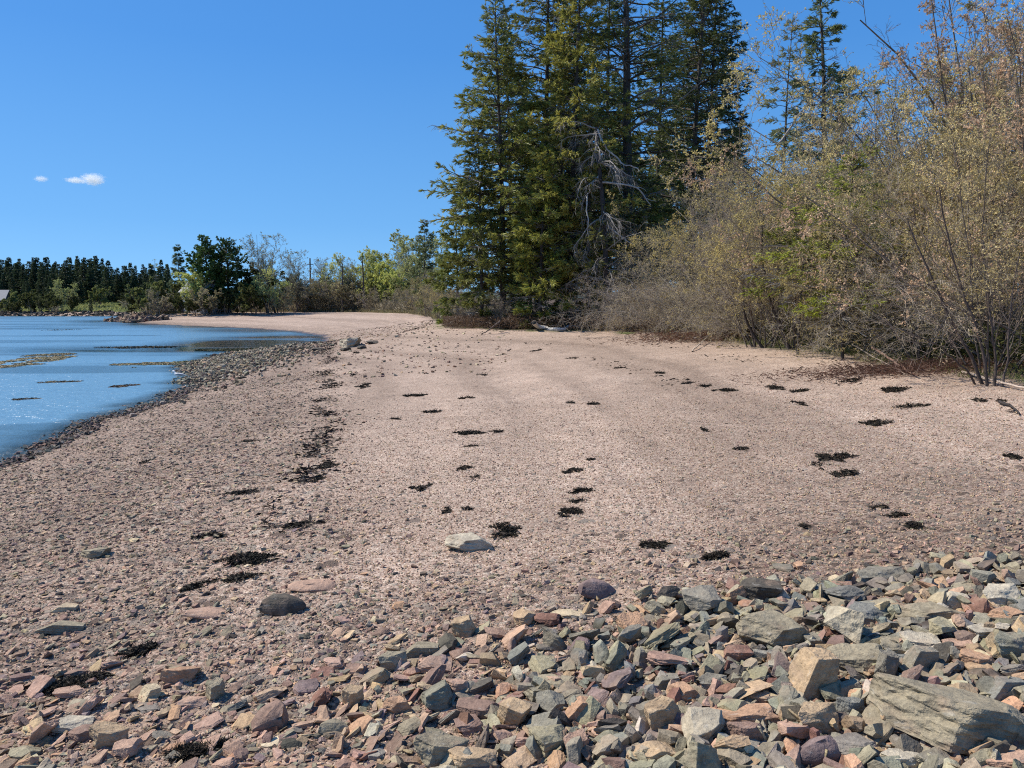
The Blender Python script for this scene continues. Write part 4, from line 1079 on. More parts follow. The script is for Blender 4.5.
T = [ # px, dist, height, kind, label, spin
 (1010, 13.4, 4.2, 'mound', 'low mounded shrub inside the right edge clump'),
 (960, 16.0, 3.8, 'mound', 'low mounded shrub over the broken bank branches'),
 (888, 19.0, 4.2, 'mound', 'low mounded shrub just right of the bright green fir'),
 (775, 22.4, 3.8, 'mound', 'low mounded shrub behind the left leaning stem'),
 (745, 24.4, 4.0, 'mound', 'low mounded shrub behind the rust brown brush'),
 (710, 27.4, 4.2, 'mound', 'low mounded shrub with drooping twigs left of the rust brown brush'),
 (676, 30.4, 4.2, 'mound', 'mounded shrub with drooping twigs nearer the spruces'),
 (985, 12.3, 5.2, 'mixed', 'big leaning shrub with many stems at the right edge of the gravel'),
 (1100, 11.8, 5.6, 'peach', 'peach leaved shrub cut off by the right edge, nearest one'),
 (925, 14.6, 4.6, 'olive2', 'olive shrub over the dark hollow left of the big leaning shrub'),
 (908, 16.9, 4.9, 'olive1', 'olive leafed shrub right of the bright green fir'),
 (858, 18.6, 5.6, 'olive1', 'tall olive shrub behind the bright green fir'),
 (796, 19.6, 5.0, 'olive2', 'twiggy shrub above the leaning stems at the beach edge'),
 (760, 20.8, 5.0, 'bare', 'bare twiggy shrub left of the leaning stems'),
 (728, 24.5, 5.0, 'bare', 'pale bare shrub behind the bleached branches'),
 (694, 28, 4.6, 'arch', 'arching bare shrub with drooping pale twigs over the gravel'),
 (655, 30.5, 4.6, 'arch', 'arching bare shrub next to the spruce edge'),
 (630, 33, 3.6, 'arch', 'low arching shrub in the shade beside the spruces'),
 (1062, 15.5, 7.0, 'peach', 'tall peach tinted shrub in the upper right corner'),
 (1000, 14.8, 6.0, 'mixed', 'dense straw coloured shrub directly behind the big leaning shrub'),
 (975, 22, 10.6, 'olive1', 'tallest olive shrub reaching the top of the frame near the right corner'),
 (1015, 21, 11.0, 'mixed', 'tall straw coloured shrub reaching the top right corner'),
 (935, 23, 7.9, 'olive2', 'tall olive shrub between the bare branched trees'),
 (1030, 17, 9.0, 'peach', 'tall peach tinted shrub filling the upper right corner'),
 (992, 19.5, 8.6, 'mixed', 'tall straw coloured shrub left of the one filling the upper right corner'),
 (960, 16.6, 6.6, 'mixed', 'tall straw coloured shrub below the bare upper branches'),
 (900, 19.5, 6.8, 'olive1', 'second row olive shrub under the bare upper branches'),
 (850, 22, 6.8, 'olive2', 'second row olive shrub below the lone dark spruce'),
 (806, 23.5, 6.6, 'olive1', 'second row olive shrub under the bleached fallen limb'),
 (768, 26, 6.6, 'olive1', 'second row olive shrub below the thin sparse spruce'),
 (730, 29, 6.2, 'olive2', 'second row olive shrub right of the tall spruce group'),
 (700, 32.5, 6.2, 'olive1', 'olive shrub at the foot of the right end spruce'),
 (668, 34.5, 4.8, 'bare', 'bare shrub under the thick trunked spruce'),
 (1110, 18.5, 8.4, 'peach', 'peach tinted tree-like shrub leaning in from the right'),
 (960, 21, 9.4, 'bare2', 'tall bare branched tree against the sky in the upper right'),
 (905, 25, 9.4, 'bare2', 'bare branched tree between the lone spruce and upper right corner'),
 (870, 27, 8.8, 'bare2', 'slender bare tree just right of the lone dark spruce'),
 (1000, 24, 9.6, 'bare2', 'bare tree behind the tall peach tinted shrub'),
 (740, 36, 7.0, 'bare', 'greyish bare shrub filling the gap right of the spruces'),
 (785, 34, 7.0, 'olive2', 'olive shrub at the foot of the thin sparse spruce'),
 (840, 31, 7.6, 'olive1', 'olive shrub at the foot of the lone dark spruce'),
 (575, 34.5, 1.7, 'bare', 'low dead twigs under the front spruces'),
 (500, 34.8, 1.8, 'bare', 'low bare brush under the leftmost tall spruce'),
 (468, 37.5, 2.4, 'bare', 'low brush at the left foot of the small spruce'),
 (452, 46, 3.2, 'olive2', 'brownish shrub just left of the small spruce'),
 (440, 58, 3.8, 'bare', 'second brownish shrub left of the small spruce'),
 (428, 75, 4.6, 'olive2', 'rounded shrub below the dark open spruce'),
 (1130, 12, 6, 'mixed', 'straw coloured shrub beyond the right edge'),
 (1110, 17, 7.5, 'olive1', 'olive shrub beyond the right edge'),
]
vis = 0
for i, (px, d, H, kind, lab) in enumerate(T):
    if px > 1100: lab2 = lab
    x, y, z = dist_at(px, d)
    s = H / 5 * .92
    rz = 0 if kind in ('arch', 'peach', 'mixed') else rng.uniform(0, 6.28)
    if kind in ('arch',): rz = [0, .5, -.4][i % 3]
    place_tree('shrub', SV[kind], (x, y, z - .05), lab, 'shrub' if H < 8.5 else 'tree', None, rz, s, ('stems', 'twigs', 'leaves'), SM)

# slender leaning stems at the thicket foot
def stem_plant(px, py, pts, r, label, colr=(.07, .055, .045), name='sapling', twigs=5):
    """pts: offsets in metres from the foot"""
    x, y, z = ground(px, py); rg = np.random.default_rng(int(px))
    P = np.array([[0, 0, -.05]] + pts, float)
    t = np.linspace(0, 1, 12) * (len(P) - 1); k = np.minimum(t.astype(int), len(P) - 2); fr = (t - k)[:, None]
    Q = (P[k] * (1 - fr) + P[k + 1] * fr)[:, None, :] + rg.normal(0, .012, (12, 1, 3)); Q[0, 0] = P[0]
    B = Buf(); V, q = polytubes(Q, np.array([r]), 7, .35); B.add(V, q, colr)
    root = link(name, B.mesh(name, True), BARK, None, (x, y, z)); tag(root, label, 'sapling' if name == 'sapling' else 'branch')
    if twigs:
        L = np.array([np.linalg.norm(P[-1] - P[0])])
        S, D, rr, who, tt = spawn(Q, np.array([r]), twigs, rg, .35, 1, .7, .35, .2)
        P2 = grow(S, D, L[who] * .35 * rg.uniform(.5, 1.2, len(who)), 5, .15, 0, rg)
        TB = Buf(); V, q = polytubes(P2, rr * .5, 4, .3); TB.add(V, q, np.array(colr) * 1.4)
        S3, D3, r3, w3, _ = spawn(P2, rr * .5, 6, rg, .2, 1, .7, .3, .1)
        P3 = grow(S3, D3, rg.uniform(.15, .5, len(w3)), 3, .2, 0, rg); V, q = polytubes(P3, np.full(len(w3), .003), 3, .5); TB.add(V, q, np.array(colr) * 2)
        link('twigs', TB.mesh('twigs'), TWIG, root)
    return root
stem_plant(791, 350, [[-.2, .1, .5], [-.55, .2, 1.3], [-.75, .3, 2.4], [-.7, .4, 3.4]], .05, 'dark bare stem leaning left from the gravel edge, right of a pair')
stem_plant(764, 348, [[-.25, .1, .35], [-.5, .1, .8], [-.55, .2, 1.8], [-.5, .2, 2.8]], .045, 'dark bare stem leaning left from the gravel edge, left of a pair')
stem_plant(756, 347, [[-.05, .1, .5], [-.18, .1, 1.0], [-.1, .2, 2.0]], .03, 'thin crooked stem beside the left leaning stem')
stem_plant(797, 352, [[.0, .1, .5], [-.05, .2, 1.1]], .02, 'short thin upright stem right of the leaning stems')
for k, (px, py, pts, r) in enumerate([(984, 384, [[-.25, 0, .5], [-.7, .1, 1.3], [-1.2, .1, 2.3], [-1.6, .2, 3.3]], .045), (988, 386, [[-.1, 0, .6], [-.45, 0, 1.5], [-.8, .1, 2.6], [-1.2, 0, 3.9]], .04),
    (994, 386, [[0, 0, .6], [-.2, 0, 1.6], [-.3, .1, 2.9]], .035), (1000, 387, [[.1, 0, .5], [.1, 0, 1.4], [.3, .1, 2.6]], .03), (977, 384, [[-.35, -.05, .35], [-.9, -.1, .8], [-1.7, -.1, 1.15]], .028)]):
    stem_plant(px, py, [[a * .72, b, c * .72] for a, b, c in pts], r * .62, ['leftmost leaning stem of the clump at the right edge', 'second stem from the left in the right edge clump', 'middle upright stem of the right edge clump', 'rightmost upright stem of the right edge clump', 'lowest stem sprawling left out of the right edge clump'][k], (.10, .075, .06), twigs=7)

# bleached limbs, driftwood
m_, nt_, b_, _o = new_mat('bleached_wood')
tc_ = nt_.nodes.new('ShaderNodeTexCoord'); f_ = nz(nt_, tc_.outputs['Object'], 9, 4)
nt_.links.new(mixc(nt_, 1.0, ramp(nt_, f_, [(.3, (.7, .68, .65)), (.65, (1.1, 1.1, 1.1))]), attr(nt_, 'Col', 'Color'), 'MULTIPLY'), b_.inputs['Base Color'])
b_.inputs['Roughness'].default_value = .85; nt_.links.new(bump(nt_, f_, .5, .02), b_.inputs['Normal'])
DRIFT = m_
def limb(name, pts, r, label, cat, colr=(.45, .41, .36), forks=0, tip=.35, fl=.5, seed=1, raw=False):
    rg = np.random.default_rng(seed)
    P = np.array(pts, float); o0 = P[0].copy(); P = P - o0
    t = np.linspace(0, 1, 14) * (len(P) - 1); k = np.minimum(t.astype(int), len(P) - 2); fr = (t - k)[:, None]
    Q = (P[k] * (1 - fr) + P[k + 1] * fr)[:, None, :] + rg.normal(0, r * .35, (14, 1, 3))
    B = Buf(); V, q = polytubes(Q, np.array([r]), 8, tip); B.add(V, q, colr)
    for e, s in ((0, 1), (-1, tip)):
        pass
    if forks:
        S, D, rr, who, tt = spawn(Q, np.array([r]), forks, rg, .3, 1, .7, tip, .1)
        P2 = grow(S, D, fl * rg.uniform(.4, 1.2, len(who)), 5, .22, 0, rg); V, q = polytubes(P2, rr * .55, 5, .25); B.add(V, q, np.array(colr) * .9)
        S3, D3, r3, w3, _ = spawn(P2, rr * .5, 3, rg, .3, 1, .8, .3)
        P3 = grow(S3, D3, fl * .4 * rg.uniform(.4, 1.2, len(w3)), 3, .25, 0, rg); V, q = polytubes(P3, np.maximum(r3 * .5, .004), 3, .4); B.add(V, q, np.array(colr) * .85)
    o = link(name, B.mesh(name, True), DRIFT, None, tuple(o0)); tag(o, label, cat); return o
def gp(px, py, dz=0.0):
    x, y, z = ground(px, py); return [x, y, z + dz]
limb('driftwood', [gp(532, 330, .32), gp(545, 331, .12), gp(560, 332, .10), gp(578, 330, .16), gp(596, 326.5, .30)], .11, 'long white driftwood trunk curving under the spruces', 'driftwood', (.55, .52, .47), 3, .4, .6, 3)
limb('driftwood', [gp(700, 337, .3), gp(714, 336, .22), gp(728, 338, .12)], .075, 'short bleached driftwood log by the rust brown brush', 'driftwood', (.60, .54, .46), 2, .5, .4, 4)
limb('driftwood', [gp(694, 342, .1), gp(722, 338, .35), gp(748, 333, .75)], .035, 'thin bleached pole lying behind the rust brown brush', 'driftwood', (.52, .45, .38), 3, .4, .5, 5)
limb('driftwood', [gp(692, 352, .03), gp(702, 346, .12), gp(712, 340, .25)], .018, 'pale stick poking up from the rust brown brush', 'driftwood', (.5, .42, .34), 2, .4, .3, 6)
limb('branch', [gp(866, 358, .45), gp(850, 354, .6), gp(838, 352, .5)], .014, 'pale dead branch over the dark hollow', 'branch', (.5, .45, .4), 4, .4, .5, 7)
limb('branch', [gp(962, 373, .03), gp(990, 384, .06), gp(1024, 392, .05), gp(1060, 400, .05)], .022, 'long pale stick lying on gravel under the right clump', 'branch', (.48, .38, .3), 2, .4, .3, 8)
limb('branch', [gp(872, 362, .3), gp(900, 372, .1), gp(918, 379, .04)], .025, 'reddish brown broken branch on the bank left of the clump', 'branch', (.22, .13, .09), 4, .4, .5, 9)
limb('branch', [gp(852, 356, .25), gp(880, 368, .14), gp(905, 377, .05)], .013, 'long grey-brown branch sloping down the bank to the gravel', 'branch', (.28, .22, .17), 5, .4, .5, 10)
limb('branch', [gp(1000, 404, .02), gp(1012, 408, .03), gp(1020, 416, .02)], .02, 'black crooked stick on gravel at the right edge', 'branch', (.04, .03, .025), 4, .4, .25, 11)
limb('branch', [gp(500, 333, .5), gp(490, 334, .2), gp(481, 335, .02)], .04, 'dark broken stump of wood under the leftmost spruce', 'branch', (.12, .09, .07), 4, .4, .5, 12)
limb('branch', [gp(447, 320, .05), gp(453, 322, .3), gp(460, 324, .1)], .05, 'dark driftwood snag left of the spruces', 'branch', (.10, .075, .06), 5, .4, .6, 13)
# dead limb above the right thicket
x, y, z = dist_at(768, 30.5)
limb('branch', [[x, y, z + 7.0], [x + .9, y, z + 8.4], [x + 2.1, y - .1, z + 9.8]], .05, 'bleached dead limb slanting up against the lone dark spruce', 'branch', (.34, .29, .24), 6, .4, 1.0, 14)

# dead snag with white drooping branches
rg = np.random.default_rng(77)
x, y, z = dist_at(604, 33.6)
root = bpy.data.objects.new('dead_tree', None); col.objects.link(root); root.location = (x, y, z)
tag(root, 'dead snag with white drooping branches in front of the thick trunked spruce', 'dead tree')
Pt = grow(np.array([[.05, 0, -.2]]), np.array([[.02, 0, 1.0]]), np.array([9.0]), 12, .02, .0, rg)
B = Buf(); V, q = polytubes(Pt, np.array([.16]), 8, .45); B.add(V, q, (.06, .05, .045)); link('trunk', B.mesh('trunk', True), BARK, root)
n = 34; hh = rg.uniform(1.5, 8.9, n); a = rg.uniform(0, 6.28, n); a[:24] = rg.normal(-1.6, .9, 24)
hidx = np.interp(hh, Pt[:, 0, 2], np.arange(13)).astype(int)
S = np.stack([np.interp(hh, Pt[:, 0, 2], Pt[:, 0, 0]), np.interp(hh, Pt[:, 0, 2], Pt[:, 0, 1]), hh], 1)
D = np.stack([np.cos(a), np.sin(a), rg.uniform(.0, .5, n)], 1)
P1 = grow(S, D, rg.uniform(.8, 2.3, n), 9, .16, -.13, rg)
B = Buf(); V, q = polytubes(P1, rg.uniform(.02, .045, n), 5, .3); B.add(V, q, (.30, .27, .235))
S, D, r, who, t = spawn(P1, np.full(n, .03), 9, rg, .2, 1, .7, .3, -.3)
P2 = grow(S, D, rg.uniform(.3, .9, len(who)), 5, .2, -.16, rg); V, q = polytubes(P2, np.full(len(who), .010), 3, .4); B.add(V, q, (.27, .24, .21))
S, D, r, who, t = spawn(P2, np.full(P2.shape[1], .01), 5, rg, .1, 1, .8, .3, -.2)
P3 = grow(S, D, rg.uniform(.1, .4, len(who)), 3, .2, -.1, rg); V, q = polytubes(P3, np.full(len(who), .006), 3, .5); B.add(V, q, (.25, .225, .20))
link('branches', B.mesh('branches'), DRIFT, root)
# big bleached top limbs
for k, pts in enumerate([[[.1, -.1, 8.9], [.5, -.4, 8.1], [1.2, -.5, 7.35], [1.9, -.4, 7.2]], [[.1, -.1, 6.6], [.9, -.5, 6.55], [1.7, -.5, 6.3], [2.3, -.4, 5.6]], [[0, -.1, 6.9], [-.5, -.5, 6.4], [-.6, -.6, 5.2], [-.5, -.6, 4.2]], [[.1, -.1, 4.9], [.7, -.5, 4.3], [1.3, -.6, 3.9]]]):
    P = np.array(pts); P[:, 0] += np.interp(P[0, 2], Pt[:, 0, 2], Pt[:, 0, 0]) - P[0, 0]; P[:, 1] += np.interp(P[0, 2], Pt[:, 0, 2], Pt[:, 0, 1]) - P[0, 1]; P[:, 2] -= .25; t = np.linspace(0, 1, 12) * (len(P) - 1); kk = np.minimum(t.astype(int), len(P) - 2); fr = (t - kk)[:, None]
    Q = (P[kk] * (1 - fr) + P[kk + 1] * fr)[:, None, :] + rg.normal(0, .03, (12, 1, 3))
    B = Buf(); V, q = polytubes(Q, np.array([.05]), 6, .4); B.add(V, q, (.46, .43, .39))
    S, D, r, who, t = spawn(Q, np.array([.05]), 8, rg, .3, 1, .8, .4, -.2); P2 = grow(S, D, rg.uniform(.2, .7, len(who)), 5, .25, -.15, rg)
    V, q = polytubes(P2, np.full(len(who), .016), 4, .3); B.add(V, q, (.5, .47, .43))
    link('limb', B.mesh('limb', True), DRIFT, root)

# undergrowth, brush, grass: stuff
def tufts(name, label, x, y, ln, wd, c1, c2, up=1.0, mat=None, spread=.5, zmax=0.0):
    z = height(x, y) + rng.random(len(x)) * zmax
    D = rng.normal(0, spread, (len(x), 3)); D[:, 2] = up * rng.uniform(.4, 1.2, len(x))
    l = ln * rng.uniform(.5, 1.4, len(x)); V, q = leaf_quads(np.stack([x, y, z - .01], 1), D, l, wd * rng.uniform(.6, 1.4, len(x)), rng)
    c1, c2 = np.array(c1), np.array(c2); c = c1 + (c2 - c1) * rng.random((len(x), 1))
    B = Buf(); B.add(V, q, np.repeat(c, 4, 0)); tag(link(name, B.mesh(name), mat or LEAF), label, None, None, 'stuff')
def along(n, ya, yb, off0, off1):
    x = rng.uniform(-30 if yb < 60 else -56, 22, n * 6); y = rng.uniform(ya, yb, n * 6); dw, dv = fields(x, y); k = (dv > off0) & (dv < off1); return x[k][:n], y[k][:n]
x, y = along(60000, 10, 27, -.45, 1.8); k = fbm(x * 1.1, y * 1.1, 13, 3) > .43; x, y = x[k], y[k]
k = (rng.random(len(x)) < .5) | (y > 17); tufts('grass', 'short olive grass at the foot of the thicket', x[k], y[k], .13, .012, (.10, .12, .03), (.26, .26, .09), mat=LEAF)
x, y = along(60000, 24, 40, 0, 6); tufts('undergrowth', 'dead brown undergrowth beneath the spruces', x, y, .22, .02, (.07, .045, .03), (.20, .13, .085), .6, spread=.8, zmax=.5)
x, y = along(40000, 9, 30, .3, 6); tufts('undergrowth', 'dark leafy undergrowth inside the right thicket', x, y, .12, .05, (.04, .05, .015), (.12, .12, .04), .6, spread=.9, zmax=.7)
gx, gy, gz = ground(722, 340); n = 5200; x = rng.normal(gx, 1.3, n); y = rng.normal(gy + .4, .8, n)
tufts('dead_bracken', 'rust brown dead brush heaped at the beach edge', x, y, .22, .018, (.10, .05, .032), (.27, .14, .09), .4, spread=.9, zmax=.28)
gx, gy, gz = ground(700, 322); n = 9000; x = rng.normal(gx, 1.6, n); y = rng.normal(gy + 1.2, .8, n)
tufts('ferns', 'fresh green leaves low behind the rust brown brush', x, y, .14, .05, (.06, .14, .02), (.13, .24, .04), .7, spread=.8, zmax=.6)
gx, gy, gz = ground(925, 372); n = 5000; x = rng.normal(gx, 1.1, n); y = rng.normal(gy + .2, .5, n)
tufts('leaf_litter', 'reddish brown litter on the bank under the right shrubs', x, y, .16, .012, (.07, .04, .028), (.19, .10, .07), .35, spread=1.0, zmax=.12)
x, y = along(30000, 60, 126, .5, 6); tufts('undergrowth', 'brown undergrowth filling the hedge row at the cove head', x, y, .9, .09, (.16, .13, .08), (.38, .31, .2), .7, spread=.8, zmax=1.0)
x, y = along(30000, 60, 126, -.5, 3.5); tufts('dry_grass', 'straw coloured grass fringing the far beach', x, y, .5, .06, (.16, .13, .06), (.34, .30, .16))
x = rng.uniform(-230, -70, 60000); y = rng.uniform(165, 240, 60000); dw, dv = fields(x, y); k = dv > .5
tufts('meadow_grass', 'green meadow grass on the far shore', x[k], y[k], .5, .25, (.20, .23, .07), (.42, .42, .16))

# ------------------------------------------------------------------ the far side of the cove
FV = [spruce_parts(400 + k, 12, .16, 2.3 + .35 * (k % 3), .4 + .5 * (k % 2), spacing=.42, tuft=.42, density=.55, per=(4, 7), sides=5, dead=.05, c1=(.013, .024, .015), c2=(.04, .055, .026), tw=.22, nw=.3, gain=2.6, prof=1.0) for k in range(5)]
k = 0
for row, (d, n, s0) in enumerate([(188, 30, .62), (199, 40, .80), (209, 44, .90), (219, 46, .98), (232, 48, 1.05)]):
    for j in range(n):
        px = -75 + j * (250 / n) + rng.uniform(-4, 4)
        if row == 0 and 60 < px < 150: continue
        if row == 1 and 84 < px < 145: continue
        s = s0 * rng.uniform(.72, 1.18) * (1 if px < 110 else .86)
        place_tree('spruce_tree', FV[k % 5], dist_at(px, d + rng.uniform(-5, 5)), 'dark spruce in the wood across the water', 'spruce', 'spruces in the wood across the water', rng.uniform(0, 6), (s * rng.uniform(.9, 1.35), s * rng.uniform(.9, 1.35), s)); k += 1
BV = {
 'brush': shrub_parts(21, 5, 9, .6, k2=8, k3=7, k4=5, leaf=.17, nleaf=4, leafp=.6, tmin=.012, lc=((.24, .21, .10), (.44, .38, .20)), r0=.05, bark=(.2, .165, .13), twigc=(.36, .29, .23)),
 'brush2': shrub_parts(22, 5, 10, .6, k2=8, k3=7, k4=5, leaf=.15, nleaf=3, leafp=.4, tmin=.012, lc=((.28, .25, .12), (.44, .38, .22)), r0=.05, bark=(.22, .18, .15), twigc=(.42, .34, .28)),
 'lime': shrub_parts(23, 9, 4, .2, k2=18, k3=9, k4=5, leaf=.15, nleaf=9, leafp=.95, tmin=.01, lc=LIME, r0=.08, bark=(.16, .15, .12), twigc=(.2, .18, .12), arch=0),
 'lime2': shrub_parts(26, 9, 4, .2, k2=16, k3=9, k4=5, leaf=.14, nleaf=7, leafp=.9, tmin=.01, lc=((.44, .46, .14), (.66, .66, .28)), r0=.08, bark=(.16, .15, .12), twigc=(.2, .18, .12), arch=0),
 'tall': shrub_parts(24, 10, 3, .14, k2=20, k3=9, k4=5, leaf=.15, nleaf=2, leafp=.7, tmin=.012, lc=((.30, .30, .16), (.40, .42, .24)), r0=.11, bark=(.17, .155, .135), twigc=(.26, .235, .20), arch=0, straight=.04),
 'dark': shrub_parts(25, 5, 8, .55, k2=7, k3=7, k4=5, leaf=.2, nleaf=7, leafp=.95, lc=((.05, .062, .02), (.14, .15, .045)), r0=.06),
 'olive': shrub_parts(27, 5, 8, .5, k2=7, k3=7, k4=5, leaf=.2, nleaf=6, leafp=.95, lc=((.11, .125, .035), (.26, .27, .085)), r0=.06),
}
for v in BV.values():
    pass
PINE = dict(spacing=.5, tuft=.42, density=1.1, c1=(.022, .045, .016), c2=(.06, .10, .032), droop=.045, prof=.5, dead=.03, per=(3, 6), tw=.24, gain=2.0, sparse=.0, nw=.3)
def far_tree(name, parts, px, d, label, s, mats, names, cat='tree', rz=None, top=None, base=5.0):
    x, y, z = dist_at(px, d)
    if top is not None: s = ((HORIZON - top) / F_PX * d + EYE - z) / base * .97
    return place_tree(name, parts, (x, y, z), label, cat, None, rng.uniform(0, 6) if rz is None else rz, s, names, mats)
NN = ('trunk', 'branches', 'crown'); SN = ('stems', 'twigs', 'leaves')
far_tree('pine_tree', spruce_parts(501, 11.4, .3, 4.2, 1.5, **PINE), 210, 113, 'tall dense dark green pine on the point', 1, None, NN, 'pine', 0, 237, 11.4)
far_tree('pine_tree', spruce_parts(502, 11, .28, 4.6, 1.2, **PINE), 231, 114, 'spreading pine right of the tallest pine on the point', 1, None, NN, 'pine', 0, 240, 11)
far_tree('spruce_tree', spruce_parts(503, 11, .15, 1.9, 1, tuft=.5, density=.7, spacing=.6, sparse=.15, c1=(.02, .035, .02), c2=(.055, .07, .04)), 182, 118, 'narrow spruce left of the pines on the point', 1, None, NN, 'spruce', 0, 243, 11)
far_tree('spruce_tree', spruce_parts(504, 9, .1, 1.1, 4, tuft=.4, density=.4, spacing=.8, sparse=.5, dead=.6), 159, 130, 'thin almost dead spruce left of the point', 1, None, NN, 'spruce', 0, 258, 9)
for px, d, top, kd, lab in [
 (150, 112, 284, 'olive', 'olive tree at the left end of the point'), (161, 110, 290, 'brush2', 'pinkish brown brush at the tip of the point'), (170, 114, 280, 'olive', 'rounded olive tree near the tip of the point'),
 (141, 118, 290, 'dark', 'dark shrub at the water end of the point'), (186, 110, 293, 'dark', 'dark shrub under the narrow spruce'), (198, 111, 270, 'lime', 'yellow-green young tree before the tallest pine'),
 (197, 109, 296, 'dark', 'low dark shrub under the yellow-green tree'), (215, 109, 292, 'dark', 'dark shrub under the tallest pine'), (207, 108.6, 285, 'brush', 'grey twiggy shrub before the pines'),
 (229, 110, 284, 'dark', 'dark shrub under the spreading pine'), (244, 110, 286, 'olive', 'olive shrub right of the spreading pine'), (255, 111, 284, 'dark', 'dark shrub left of the bare tree'),
 (268, 117, 240, 'tall', 'tall pale bare tree right of the pines'), (261, 118, 262, 'tall', 'smaller bare tree left of the tall pale one'), (272, 113, 274, 'lime2', 'light green young tree below the tall pale bare tree'),
 (284, 114, 288, 'brush', 'brown brush right of the light green young tree'), (299, 121, 255, 'tall', 'thin bare tree standing alone before the sky'), (296, 120, 283, 'brush2', 'brown brush below the lone thin bare tree'),
 (306, 121, 281, 'brush', 'first brown brush right of the lone thin bare tree'), (318, 122, 280, 'brush2', 'brown brush below the utility pole'), (330, 122, 279, 'brush', 'brown brush right of the utility pole'),
 (327, 128, 262, 'tall', 'slim bare tree right of the utility pole'), (336, 126, 268, 'lime2', 'thin green tree left of the dead trunk'), (342, 122, 282, 'brush2', 'brown brush at the foot of the dead trunk'),
 (352, 124, 262, 'tall', 'bare tree right of the dead trunk'), (356, 121, 278, 'brush', 'brown brush between the two dead trunks'), (366, 126, 256, 'lime2', 'green tree behind the second dead trunk'),
 (375, 122, 258, 'lime', 'bright yellow-green tree right of the second dead trunk'), (370, 116, 288, 'brush2', 'brown brush below the bright yellow-green tree'), (384, 118, 286, 'brush', 'low brown brush left of the lime clump'),
 (386, 120, 268, 'lime', 'low lime green tree in the middle of the far row'), (397, 118, 272, 'lime', 'lime green bush left of the dark open spruce'), (402, 128, 242, 'lime2', 'tallest pale lime tree left of the dark open spruce'),
 (391, 130, 256, 'tall', 'pale bare tree left of the tallest lime tree'), (412, 124, 250, 'tall', 'pale bare tree right of the tallest lime tree'), (398, 108, 290, 'brush2', 'purplish brown brush at the bend of the beach'),
 (410, 102, 286, 'brush', 'round brown bush at the bend of the beach'), (420, 96, 284, 'brush2', 'round brown bush below the dark open spruce'), (432, 112, 244, 'lime2', 'pale lime tree behind the dark open spruce'),
 (434, 80, 280, 'olive', 'olive bush right of the dark open spruce'), (442, 70, 282, 'brush', 'brown bush nearest the small spruce'), (404, 114, 280, 'olive', 'olive bush between lime trees and dark open spruce'),
 (278, 118, 264, 'dark', 'dark evergreen bush right of the tall pale bare tree')]:
    base = 9 if kd.startswith('lime') else 10 if kd == 'tall' else 5
    far_tree('tree' if kd in ('lime', 'lime2', 'tall') else 'shrub', BV[kd], px, d, lab, 1, SM, SN, 'tree' if kd in ('lime', 'lime2', 'tall') else 'shrub', None, top, base)
kb = 0
for px in range(286, 436, 7):
    d = np.interp(px, [286, 330, 380, 436], [126, 128, 126, 116]) + rng.uniform(-1, 5)
    x, y, z = dist_at(px + rng.uniform(-2, 2), d)
    place_tree('shrub', BV['brush' if kb % 2 else 'brush2'], (x, y, z), 'brown shrub in the hedge row at the head of the cove', 'shrub', 'brown shrubs in the hedge row at the cove head', rng.uniform(0, 6), rng.uniform(.85, 1.15), SN, SM); kb += 1
for px, d, top, kd, lab in [(64, 176, 283, 'lime2', 'yellow-green round tree on the far shore'), (35, 171, 290, 'dark', 'dark round bush on the far shore left of the yellow-green tree'), (42, 172, 292, 'dark', 'second dark bush left of the yellow-green tree'),
 (22, 172, 291, 'olive', 'olive bush near the roofed house'), (6, 169, 298, 'olive', 'olive bush below the roofed house'), (14, 169, 300, 'dark', 'low dark bush right of the roofed house'), (52, 170, 296, 'dark', 'dark bush below the yellow-green tree'), (72, 174, 294, 'dark', 'dark bush right of the yellow-green tree'),
 (58, 168, 306, 'brush2', 'reddish low shrub on the far shoreline'), (100, 186, 286, 'olive', 'olive tree behind the far meadow'), (130, 178, 297, 'brush2', 'brown brush at the right end of the far meadow'), (126, 180, 290, 'dark', 'dark tree at the right end of the far meadow')]:
    base = 9 if kd.startswith('lime') else 5
    far_tree('tree' if base == 9 else 'shrub', BV[kd], px, d, lab, 1, SM, SN, 'tree' if base == 9 else 'shrub', None, top, base)
far_tree('spruce_tree', FV[1], 93, 170, 'small dark spruce alone on the far meadow', 1, None, NN, 'spruce', 0, 297, 12)

# two dead trunks and the utility pole
def dead_trunk(px, d, top, r, lab):
    x, y, z = dist_at(px, d); H = (HORIZON - top) / F_PX * d + EYE - z; rg = np.random.default_rng(int(px))
    P = grow(np.array([[0, 0, -.2]]), np.array([[rg.normal(0, .04), 0, 1.]]), np.array([H]), 8, .03, 0, rg)
    B = Buf(); V, q = polytubes(P, np.array([r]), 6, .5); B.add(V, q, (.09, .07, .06))
    root = bpy.data.objects.new('dead_tree', None); col.objects.link(root); root.location = (x, y, z); tag(root, lab, 'dead tree')
    link('trunk', B.mesh('trunk', True), BARK, root)
    S, D, rr, who, t = spawn(P, np.array([r]), 12, rg, .4, 1, 1.1, .5, .1); P2 = grow(S, D, rg.uniform(.4, 1.5, len(who)), 4, .2, 0, rg)
    B = Buf(); V, q = polytubes(P2, rr * .5, 4, .3); B.add(V, q, (.12, .095, .08)); link('branches', B.mesh('branches'), BARK, root)
dead_trunk(344, 120, 263, .16, 'dark dead trunk right of the utility pole')
dead_trunk(365, 119, 257, .16, 'taller dark dead trunk before the bright yellow-green tree')
